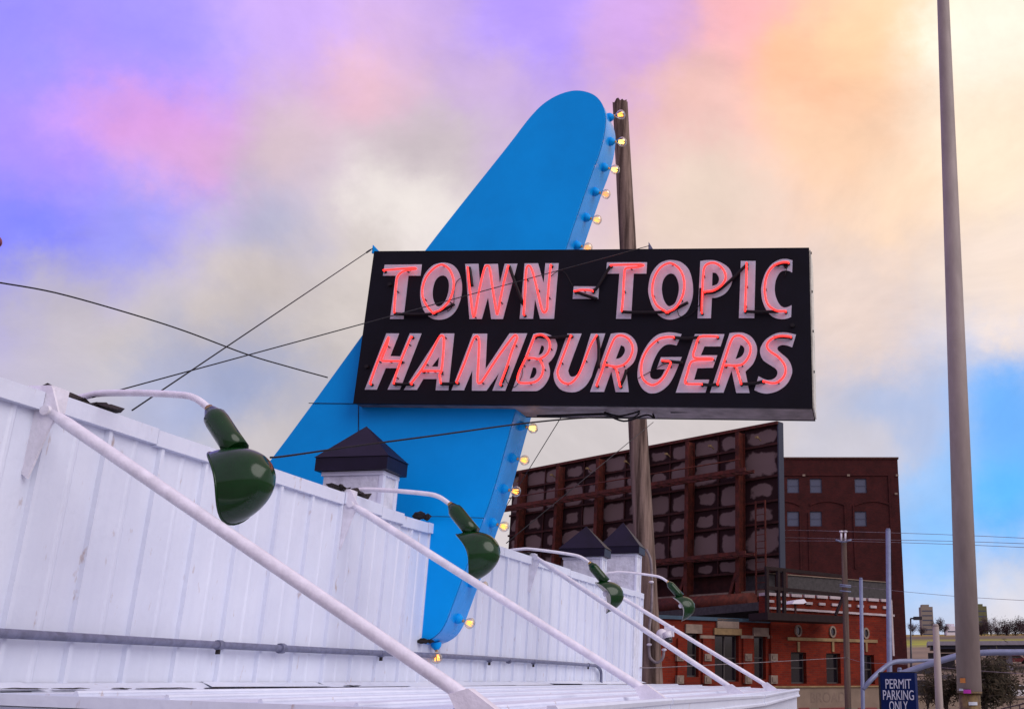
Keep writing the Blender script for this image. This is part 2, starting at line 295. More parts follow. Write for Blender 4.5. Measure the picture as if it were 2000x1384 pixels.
class Fr:                                            # a vertical plane with its own axes, drawn on by pixel
    def __init__(s, u, D, ang):
        p = onR(u, HZ, D); s.o = Vector((p.x, p.y, 0)); s.a = math.radians(ang); s.x = Vector((math.cos(s.a), math.sin(s.a), 0)); s.y = Vector((-s.x.y, s.x.x, 0))
    def px(s, u, v, y=0):
        q = onPl(u, v, s.o + s.y * y, s.y) - s.o; return q.dot(s.x), q.z
    def W(s, x, y, z): return s.o + s.x * x + s.y * y + Vector((0, 0, z))
# ------------------------------------------------------------------ ground: one sheet, level by the diner, rising to a far hill
def hgt(x, y):
    r = math.hypot(x, y); P_ = [(0, 0), (104, 0), (180, 4.0), (250, 10.0), (350, 15.8), (500, 23.0), (560, 24.5), (3000, 24.5)]
    for (a, b), (c, d) in zip(P_, P_[1:]):
        if a <= r <= c: return b + (d - b) * (r - a) / (c - a)
    return 24.5
m_ = MB(); NA = 72; RR = [0, 12, 30, 60, 90, 104, 120, 140, 160, 180, 200, 225, 250, 280, 315, 350, 400, 450, 500, 560, 900, 1800]
vs = [(0, 0, 0)] + [(r * math.cos(2 * math.pi * a / NA), r * math.sin(2 * math.pi * a / NA), hgt(r, 0)) for r in RR[1:] for a in range(NA)]
fs = [(0, 1 + a, 1 + (a + 1) % NA) for a in range(NA)] + [(1 + i * NA + a, 1 + (i + 1) * NA + a, 1 + (i + 1) * NA + (a + 1) % NA, 1 + i * NA + (a + 1) % NA) for i in range(len(RR) - 2) for a in range(NA)]
m_.add(vs, fs, True); tag(m_.build('ground', 'ground', loc=(0, 0, 0)), kind='structure')

# ------------------------------------------------------------------ white diner building
U = 3.7
XW = -U                                              # street face of the parapet wall
Y0, Y1 = .80 * U, 4.57 * U
def ztop(y): return EYE + U * (.340 + .0085 * (y / U - 1.1))
ZB = EYE - .006 * U
bld = thing('white_diner_building', (XW - 2.6, (Y0 + Y1) / 2, 0), 'low white metal-clad diner with sloping braces and black-capped chimneys', 'building')
# wall panels: ribbed sheets, one mesh shared
PWID = .105 * U
def panel_mesh(w, h):
    prof = [(0, 0), (w * .43, 0), (w * .46, .006), (w * .50, .006), (w * .53, 0), (w - .034, 0), (w - .028, .023), (w - .004, .023), (w, 0)]
    b = MB()
    for (y0, d0), (y1, d1) in zip(prof, prof[1:]):
        b.add([(d0, y0, 0), (d1, y1, 0), (d1, y1, h), (d0, y0, h)], [(0, 1, 2, 3)])
    b.add([(-.03, 0, 0), (-.03, w, 0), (-.03, w, h), (-.03, 0, h)], [(3, 2, 1, 0)])
    b.add([(0, 0, h), (0, w, h), (-.03, w, h), (-.03, 0, h)], [(0, 1, 2, 3)])
    me = b.mesh('wall_panel'); me.materials.append(MT['white']); return me
pm = panel_mesh(PWID, .345 * U)
k = 0; y = Y0
while y < Y1 - .02:
    o = inst('wall_panel', pm, bld, Vector((XW + random.uniform(-.004, .004), y, ZB)) - ORG[bld]); y += PWID
    o.rotation_euler = (0, random.uniform(-.002, .002), random.uniform(-.004, .004)); o.scale = (1, 1, (ztop(y) - .03 - ZB) / (.345 * U))
# body behind: lower wall, roof, end walls
MB().box(XW - 5.2, XW - .05, Y0 - .5, Y1 - .06, 0, ZB + .55).build('wall', 'stucco', bld)
MB().box(XW - 5.2, XW - .04, Y0 - .5, Y1 - .055, ZB + .552, ZB + .62).build('roof', 'roofgrey', bld)
MB().box(XW - .14, XW - .035, Y1 - .10, Y1 - .01, ZB - .2, ztop(Y1) - .02).build('end_wall', 'stucco', bld)
MB().add([], []).box(XW - .12, XW - .034, Y0, Y1 - .1, ZB + .5, ztop(Y0) - .05).build('wall_backing', 'stucco', bld)
# coping in overlapping lengths, following the crooked top
cy = [Y0, 1.09 * U, 1.30 * U, 1.56 * U, 1.845 * U, 2.0 * U, 2.105 * U, 2.235 * U, 2.40 * U, 2.75 * U, 3.05 * U, 3.4 * U, 3.75 * U, 4.1 * U, 4.35 * U, Y1]
for i, (a, b) in enumerate(zip(cy, cy[1:])):
    dz = random.uniform(-.012, .012) - (.02 if 5 <= i <= 6 else 0); h = .095; dx = random.uniform(0, .012)
    za, zb = ztop(a) + dz, ztop(b) + dz * .6
    x0, x1 = XW - .16, XW + .030 + dx
    MB().add([(x0, a + .004, za), (x1, a + .004, za - .012), (x1, a + .004, za - h), (x0, a + .004, za - h), (x0, b, zb), (x1, b, zb - .012), (x1, b, zb - h), (x0, b, zb - h)],
             [(0, 1, 2, 3), (7, 6, 5, 4), (0, 4, 5, 1), (1, 5, 6, 2), (2, 6, 7, 3), (3, 7, 4, 0)]).build('coping', 'white', bld)
# dark tar left on the coping where the lamp arms leave it
def rag(c, lx, ly, lz, seed):
    rr = random.Random(seed); b = MB(); c = Vector(c)
    for q in range(9):                                # ragged overlapping flakes
        o = c + Vector((rr.uniform(-.5, .5) * lx, rr.uniform(-1, 1) * ly, 0)); n = 7; ring = []
        for j in range(n): a = 2 * math.pi * j / n; w = rr.uniform(.25, .6); ring.append(o + Vector((math.cos(a) * max(lx, .02) * w, math.sin(a) * max(ly, .02) * w * .8, rr.uniform(0, lz))))
        b.add(ring + [o + Vector((0, 0, lz * rr.uniform(.3, 1.2))), o + Vector((0, 0, -.01))], [(j, (j + 1) % n, n) for j in range(n)] + [((j + 1) % n, j, n + 1) for j in range(n)])
    return b
LY = [1.185 * U, 1.905 * U, 3.0 * U, 3.95 * U]
for i, (y, ly, lz) in enumerate(((LY[0] - .05, .22, .04), (LY[1] - .06, .22, .055), (2.215 * U, .10, .05), (LY[2] - .1, .12, .025))):
    rag((XW - .02, y, ztop(y) + .002), .07, ly, lz, i).build('tar_patch', 'tar', bld)
# flashing at the wall foot, dark strips painting shadow and rot where it peels
for i in range(11):
    a = Y0 + (Y1 - Y0) * i / 11; b = Y0 + (Y1 - Y0) * (i + 1) / 11; q = random.uniform(-.010, .010); t = random.uniform(.0, .03)
    MB().add([(XW + .01, a, ZB + .012), (XW + .01, b, ZB + .012), (XW + .035, a, ZB + .010 + q), (XW + .035, b, ZB + .010 - q), (XW + .10, a, ZB - .028 + t * .6), (XW + .10, b + .05, ZB - .024 + t * .3)], [(0, 2, 3, 1), (2, 4, 5, 3)]).build('flashing', 'white', bld)
rr_ = random.Random(11)
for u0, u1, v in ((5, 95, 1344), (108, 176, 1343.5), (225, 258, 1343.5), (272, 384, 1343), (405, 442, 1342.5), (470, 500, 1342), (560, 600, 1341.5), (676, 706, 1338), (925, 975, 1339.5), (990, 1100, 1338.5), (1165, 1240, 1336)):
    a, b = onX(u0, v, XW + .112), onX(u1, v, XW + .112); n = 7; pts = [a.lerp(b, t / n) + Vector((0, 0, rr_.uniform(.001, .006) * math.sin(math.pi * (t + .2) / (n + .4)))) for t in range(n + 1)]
    MB().prism(pts + [p - Vector((0, 0, .001 + .004 * math.sin(math.pi * (k_ + .2) / (n + .4)))) for k_, p in reversed(list(enumerate(pts)))], (-.02, 0, 0)).build('flashing_gap_shadow', 'tar', bld)
# awning roof: long sheets lapping down to the gutter, end fascia, wavy gutter
XG = -.335 * U
NR = 6
def awz(f): return EYE + U * (-.010 - .024 * f)
for i in range(NR):
    f0, f1 = i / NR, (i + 1) / NR + .02; xa, xb = XW + .02 + (XG - XW - .02) * f0, XW + .02 + (XG - XW - .02) * min(1, f1)
    ya = 1.09 * U; yb = 4.8 * U; st = .010
    pts = [(xa, ya, awz(f0) - st), (xb, ya, awz(f1)), (xb, yb, awz(f1) - .004 * U), (xa, yb, awz(f0) - st - .002 * U)]
    MB().prism(pts, (0, 0, -.014)).build('roof_panel', 'white', bld)
    c = MB().tube([(xb - .015, ya, awz(f1) + .004), (xb - .015, yb, awz(f1) - .010)], .011, 6).build('roof_seam', 'white', bld)
gp = [onX(u, v, XG) for u, v in ((1060, 1384), (1300, 1366.5), (1386, 1362), (1487, 1357.5), (1556, 1345.5))]
gp = [Vector((XG, 1.085 * U, gp[0].z))] + gp[1:]
for i, (a, b) in enumerate(zip(gp, gp[1:])):         # gutter lengths: rolled lip, trough face, lower bead
    q = MB(); dx = .006 * (i % 2)
    sec = [(0, .012), (.035, .012), (.045, 0), (.040, -.020), (.028, -.028), (.028, -.075), (.046, -.085), (.046, -.105), (.020, -.115), (0, -.115)]
    A = [a + Vector((x + dx, 0, z)) for x, z in sec]; B = [b + Vector((x + dx, .01, z)) for x, z in sec]; n = len(sec)
    q.add(A + B, [(j, (j + 1) % n, (j + 1) % n + n, j + n) for j in range(n)] + [tuple(range(n)), tuple(range(n, 2 * n))[::-1]]).build('gutter', 'white', bld)
MB().box(XG - .06, XG - .004, 1.10 * U, 4.79 * U, EYE - .45, EYE - .05 * U).build('fascia', 'white', bld)
e0, e1 = Vector((XW - .3, 1.086 * U, awz(0) - .002)), Vector((XG + .03, 1.086 * U, awz(1) + .004))
for k, (z0, z1, d) in enumerate(((.0, -.045, 0), (-.05, -.30, .03))):
    dv = Vector((0, d, 0)); MB().add([e0 + dv + Vector((0, 0, z0)), e1 + dv + Vector((0, 0, z0)), e1 + dv + Vector((0, 0, z1)), e0 + dv + Vector((0, 0, z1))] + [p + dv + Vector((0, .03, zz)) for p, zz in ((e0, z0), (e1, z0), (e1, z1), (e0, z1))],
        [(0, 1, 2, 3), (7, 6, 5, 4), (0, 4, 5, 1), (2, 6, 7, 3), (1, 5, 6, 2), (0, 3, 7, 4)]).build('fascia', 'white', bld)
MB().box(XW + .0, XG - .06, 1.105 * U, 4.78 * U, EYE - .42, EYE - .36).build('soffit', 'white', bld)
for y in (1.12 * U, 4.72 * U): MB().box(XG - .19, XG - .09, y, y + .1, 0, EYE - .36).build('post', 'white', bld)
# braces with gusset plates
for Yb, (u0, v0), (u1, v1) in ((1.094 * U, (92, 800), (955, 1391)), (1.853 * U, (684, 983), (1287, 1364)), (2.991 * U, (1046, 1088), (1444, 1353)), (3.90 * U, (1190, 1152), (1510, 1345))):
    a, b = onY(u0, v0, Yb), onY(u1, v1, Yb); d = (b - a).normalized()
    br = MB().tube([a, a + d * .10, a + d * .13, b - d * .22, b - d * .16, b], [.021, .025, .0275, .0275, .027, .02], 14).build('brace', 'white_tube', bld)
    zt = ztop(Yb) + .012
    MB().prism([(XW - .05, Yb - .012, zt), (XW + .06, Yb - .012, zt), (a.x + .07, Yb - .012, a.z - .02), (a.x + .04, Yb - .012, a.z - .08), (XW + .03, Yb - .012, zt - .42), (XW - .0, Yb - .012, zt - .40)], (0, .012, 0)).build('gusset_plate', 'white_tube', br)
    MB().box(XW - .10, XW + .055, Yb - .01, Yb + .10, zt - .10, zt + .008).build('strap', 'white_tube', br)
    MB().tube([(a.x + .012, Yb - .03, a.z - .008), (a.x + .012, Yb + .03, a.z - .008)], .024, 8).build('bolt', 'white_tube', br)
    MB().prism([b + Vector((-.16, -.03, .07)), b + Vector((-.08, -.03, .09)), b + Vector((.10, -.03, -.03)), b + Vector((-.10, -.03, -.03))], (0, .06, 0)).build('foot_bracket', 'white_tube', br)
# conduit on the wall
zc = EYE + .0515 * U; xc = XW + .055
pts = [(xc, Y0 - .2, zc), (xc, 1.7 * U, zc), (xc, 2.6 * U, zc + .003 * U), (xc, 3.70 * U, zc), (xc, 3.78 * U, zc - .004 * U), (xc, 3.83 * U, zc - .02 * U), (xc, 3.84 * U, ZB - .01)]
cd = MB().tube(cr(pts, 5), .0205, 10).build('conduit', 'galv', bld)
for u, r in ((425, .027), (548, .031), (745, .026), (957, .026), (995, .028), (1043, .026), (1150, .026)):
    y = onX(u, 1275, xc).y
    MB().tube([(xc, y - .02, zc), (xc, y + .02, zc)], r, 10).build('coupling' if u in (548, 995) else 'clamp', 'galv', cd)
    if u not in (548, 995): MB().box(xc - .01, xc + .01, y - .008, y + .008, zc - .05, zc - .02).build('clamp_tab', 'tar', cd)
# chimneys with black pyramid caps
def chimney(nc, shaft_l, shaft_r, cap_l, cap_r, apex, capv, X, label):
    s = onX(nc[0], nc[1], X); yn = s.y; zt_ = s.z                       # near corner of the shaft, under the cap
    xl = onY(shaft_l, nc[1], yn).x; yf = onX(shaft_r, nc[1], X).y
    e = .055
    body = MB().box(xl, X, yn, yf, ZB, zt_).build('chimney', 'stucco', bld)
    MB().box(xl - .015, X + .015, yn - .015, yf + .015, zt_ - .035, zt_ - .003).build('trim', 'white', body)
    for yy in (yn + .0, yf - .03): MB().box(X - .02, X + .012, yy - .008, yy + .04, ZB + .9, zt_ - .036).build('corner_strip', 'white', body)
    cx, cyy = (xl + X) / 2, (yn + yf) / 2; h = onX(nc[0], capv, X).z - zt_
    za = onY(apex[0], apex[1], cyy).z
    x0, x1, y0, y1 = xl - e, X + e, yn - e, yf + e
    b = MB().box(x0, x1, y0, y1, zt_, zt_ + h - .003)
    b.add([(x0 - .01, y0 - .01, zt_ + h), (x1 + .01, y0 - .01, zt_ + h), (x1 + .01, y1 + .01, zt_ + h), (x0 - .01, y1 + .01, zt_ + h), (cx, cyy, za)], [(0, 1, 4), (1, 2, 4), (2, 3, 4), (3, 0, 4), (3, 2, 1, 0)])
    b.build('chimney_cap', 'cap_black', body)
chimney((748, 918), 634, 777, 623, 790, (716, 832), 891, XW - .055, '')
chimney((1175, 1086), 1101, 1184, 0, 0, (1147, 1027), 1070, XW - .055, '')
chimney((1243, 1080), 1178, 1252, 0, 0, (1204, 1020), 1066, XW + .02, '')

# ------------------------------------------------------------------ gooseneck lamps on the parapet
def lamp_parts(root):
    """in a frame whose origin is where the arm leaves the wall; x out from the wall"""
    arm = MB().tube(cr([(-.31, 0, -.16), (-.29, 0, -.05), (-.22, 0, .015), (-.10, 0, .036), (0, 0, .042), (.25, 0, .022), (.48, 0, -.006), (.57, 0, -.028), (.64, 0, -.068), (.70, 0, -.115)], 6), .0165, 10).build('arm', 'white_tube', root, local=True)
    n0, n1 = Vector((.685, 0, -.104)), Vector((.865, 0, -.300)); d = (n1 - n0).normalized()
    nk = MB().tube([n0 - d * .012, n0 + d * .02, n0 + d * .035, n0 + d * .07, n0 + d * .19, n1], [.026, .040, .050, .053, .053, .055], 16).build('neck', 'enamel', root, local=True)
    MB().tube([n0 - d * .03, n0 + d * .004], [.019, .024], 10).build('collar', 'brass', nk, local=True)
    # hooded angle shade: mouth towards the wall and down, sides scooped back
    R_ = .149; rt, rb = Vector((.748, 0, -.305)), Vector((.885, 0, -.634)); c = (rt + rb) / 2; e1 = (rt - rb).normalized(); e2 = Vector((0, 1, 0)); ap = Vector((.246, 0, .078)); R1 = (rt - rb).length / 2
    def shell(k, ins):
        NT, NP = 14, 40; v = []; f = []
        for i in range(NT + 1):
            t = i / NT
            for j in range(NP):
                p = 2 * math.pi * j / NP; s_ = math.sin(p) ** 2
                t_ = SCOOP * s_ + (1 - SCOOP * s_) * t
                r = max(0, 1 - t_ ** 2.03) ** .5
                v.append(c + ap * t_ * k + e1 * math.cos(p) * (R1 - ins) * r + e2 * math.sin(p) * (R_ - ins) * r)
        for i in range(NT):
            for j in range(NP): f.append((i * NP + j, i * NP + (j + 1) % NP, (i + 1) * NP + (j + 1) % NP, (i + 1) * NP + j))
        return v, f, v[:NP]
    SCOOP = .334
    v, f, rim = shell(1, 0); sh = MB().add(v, f, True).build('shade', 'enamel', root, local=True)
    v, f, _ = shell(.96, .006); MB().add(v, f, True).build('reflector', 'enamel_in', sh, local=True)
    MB().tube(rim + rim[:2], .0055, 6, False).build('rim', 'enamel', sh, local=True)
    MB().ball(c + ap * .25 + e1 * .03, .035, 10, 6).build('lamp_bulb', 'plasticwhite', sh, local=True)
lab = ['green enamel gooseneck lamp nearest the left edge, largest of the row on white wall', 'green gooseneck lamp hanging in front of the blue fin, second along the white wall', 'green gooseneck lamp under the nearer of the two far black chimney caps', 'smallest green gooseneck lamp, beside the wooden pole at the far wall end']
LQ = [(.028, -.037, -.177), (.078, -.039, -.072), (-.018, .017, .4), (.183, .109, .226)]
lamp0 = thing('gooseneck_lamp', (XW + .028, LY[0], EYE + 1.293), lab[0], 'lamp', 'gooseneck lamps along the white parapet'); lamp_parts(lamp0)
for i in (1, 2, 3):
    o = copy_tree(lamp0); o.location = (XW + LQ[i][0], LY[i], EYE + 1.33 + LQ[i][1]); o['label'] = lab[i]; o.rotation_euler = (0, 0, LQ[i][2])
lamp0.rotation_euler = (0, 0, LQ[0][2])

# ------------------------------------------------------------------ blue fin with its edge of bulbs
YF = 2.262 * U; TF = .112 * U
fin = thing('blue_fin_sign_tower', (-.95 * U, YF + TF / 2, EYE), 'tall blue swept fin rising through the white parapet, bulbs along its edge', 'sign tower')
nf = [(816, 1256, 1), (845, 1244), (866, 1220), (888, 1164), (912, 1098), (938, 1024), (964, 950), (1008, 793), (1056, 640), (1104, 485), (1150, 350), (1168, 302), (1178, 265), (1182, 230), (1178, 207), (1166, 190), (1150, 181), (1130, 177), (1110, 179), (1085, 188), (1060, 204), (1038, 226), (1018, 251), (985, 294), (800, 529), (560, 857), (440, 1010, 1), (640, 1256, 1)]
OL = [onY(p.x, p.y, YF) for p in outline(nf, 4)]
face = MB().prism(OL, (0, TF, 0))
body = face.build('body', 'blue', fin)
# edge strip: a slightly brighter, glossier return along the bulb edge
ed = [onY(p.x, p.y, YF) for p in cr([q[:2] for q in nf[0:15]], 24)]
b = MB(); k = len(ed); cen = Vector((-1.05 * U, YF, EYE + .7 * U)); dd = []
for i, p in enumerate(ed):
    t = (ed[min(i + 1, k - 1)] - ed[max(i - 1, 0)]).normalized(); dd.append(Vector((t.z, 0, -t.x)))
dd = [d if d.x > 0 or (i < 48 and d.z < 0) else -d for i, d in enumerate(dd)]
vv = []
for p, d in zip(ed, dd): vv += [p + d * .004 + Vector((0, .02, 0)), p + d * .004 + Vector((0, TF - .02, 0))]
b.add(vv, [(2 * i, 2 * i + 1, 2 * i + 3, 2 * i + 2) for i in range(k - 1)], False).build('edge_return', 'blue_side', fin)
for pts in ([(603, 787), (692, 788)], [(700, 792), (701, 900)]):            # sheet seams on the near face
    a, c_ = [onY(u, v, YF - .002) for u, v in pts]; MB().tube([a, c_], .004, 4).build('seam', 'cap_black', fin)
# bulbs
bulb = MB(); prof = [(0, .014), (.022, .016), (.034, .026), (.054, .042), (.074, .047), (.094, .042), (.110, .024), (.116, .0)]
def lathe(prof, n=12):
    b = MB(); vs = [(z, r * math.cos(2 * math.pi * j / n), r * math.sin(2 * math.pi * j / n)) for z, r in prof for j in range(n)]
    return b.add(vs, [(i * n + j, i * n + (j + 1) % n, (i + 1) * n + (j + 1) % n, (i + 1) * n + j) for i in range(len(prof) - 1) for j in range(n)], True)
me_b = lathe(prof).mesh('bulb'); me_b.materials.append(MT['bulbglass'])
me_s = lathe([(-.01, .044), (.012, .043), (.028, .036), (.040, .024), (.048, .017), (.048, 0)]).mesh('socket'); me_s.materials.append(MT['blue'])
me_k = lathe([(.040, .0), (.040, .014), (.060, .0135), (.060, 0)]).mesh('screw_base'); me_k.materials.append(MT['brass'])
def fil(mname):
    b = MB()
    for j in range(5):
        a = 2 * math.pi * j / 5; b.tube([(.036, .012 * math.cos(a), .012 * math.sin(a)), (.086, .020 * math.cos(a), .020 * math.sin(a))], .0042, 5)
    me = b.mesh('filament'); me.materials.append(MT[mname]); return me
FM = {k: fil(k) for k in ('filament', 'filament_hot', 'filament_dim')}
BL = [(1194, 226, 'filament'), (1189, 277, 'filament_hot'), (1172, 326, 'filament_hot'), (1156, 376, 'filament_dim'), (1139, 426, 'filament'), (1123, 478, 'filament_dim'), (1019, 831, 'filament_hot'), (1003, 893, 'filament'), (984, 956, 'filament'), (968, 1020, 'filament'), (950, 1088, 'filament'), (932, 1138, 'filament_dim'), (900, 1208, 'filament')]
YM = YF + TF * .52
def edge_at(v):                                      # where the mid-thickness edge line crosses image row v
    best = min(range(k), key=lambda i: abs(v - (PY - F * ((ed[i] + Vector((0, TF * .52, 0)) - CAM).dot(UP)) / ((ed[i] + Vector((0, TF * .52, 0)) - CAM).dot(FW)))))
    return ed[best] + Vector((0, TF * .52, 0)), dd[best]
def put_bulb(p, d, fm):
    q = d.to_track_quat('X', 'Z')
    s = bpy.data.objects.new('socket', me_s); C.objects.link(s); s.parent = fin; s.location = p - ORG[fin]; s.rotation_mode = 'QUATERNION'; s.rotation_quaternion = q; ORG[s] = ORG[fin]
    for nm, me, off in (('screw_base', me_k, 0), ('bulb', me_b, .046), ('filament', FM[fm], .050)):
        c_ = bpy.data.objects.new(nm, me); C.objects.link(c_); c_.parent = s; c_.location = (off, 0, 0)
for (u, v, fm) in BL:
    p, d = edge_at(v); put_bulb(p + d * .006, d, fm)
p, d = edge_at(1262); put_bulb(onY(852, 1257, YM) + Vector((0, 0, .0)), Vector((.15, 0, -1)).normalized(), 'filament')
rag(onY(822, 1254, YF - .03) + Vector((.03, 0, 0)), .10, .02, .03, 5).build('rust_patch', 'tar', fin)

# ------------------------------------------------------------------ black sign board with neon letters
YS = 2.222 * U; YSB = 2.345 * U
sc_ = {k: onY(u, v, YS) for k, (u, v) in dict(tl=(730, 490), tr=(1580, 483), br=(1587, 797), bl=(689, 787)).items()}
sign = thing('neon_sign_board', (sc_['bl'] + sc_['br']) / 2, 'wide black sign board with two rows of red neon letters, fixed to the blue fin', 'sign')
q4 = [sc_['tl'], sc_['tr'], sc_['br'], sc_['bl']]
MB().prism([p + Vector((0, .006, 0)) for p in q4], (0, .03, 0)).build('face', 'signblack', sign)
cen = sum(q4, Vector()) / 4
box = MB().prism([p + (cen - p).normalized() * .008 + Vector((0, .037, 0)) for p in q4], (0, YSB - YS - .074, 0)).build('cabinet', 'signunder', sign)
a, b2 = sc_['tr'], sc_['br']
MB().prism([a + Vector((.0, .04, -.01)), b2 + Vector((.0, .04, .01)), b2 + Vector((.0, YSB - YS - .04, .01)), a + Vector((0, YSB - YS - .04, -.01))], (.012, 0, 0)).build('end_plate', 'signedge', box)
for i in range(4):
    z0 = a.z + (b2.z - a.z) * (.02 + .25 * i); MB().tube([(a.x + .012, YS + .06, z0), (a.x + .02, YS + .06, z0)], .012, 8).build('screw', 'tar', box)
MB().prism([p + Vector((0, YSB - YS - .036, 0)) for p in q4], (0, .03, 0)).build('rear_face', 'signblack', sign)
for u0, v0, u1, v1 in ((1050, 797, 1180, 800), (1310, 800, 1440, 804)):
    A, B = onY(u0, v0, YS + .2), onY(u1, v1, YS + .2); A.z = B.z = sc_['bl'].z + (sc_['br'].z - sc_['bl'].z) * .6 - .012; MB().tube([A, B, B + Vector((.1, .1, -.01))], .012, 6).build('cable', 'rubber', box)
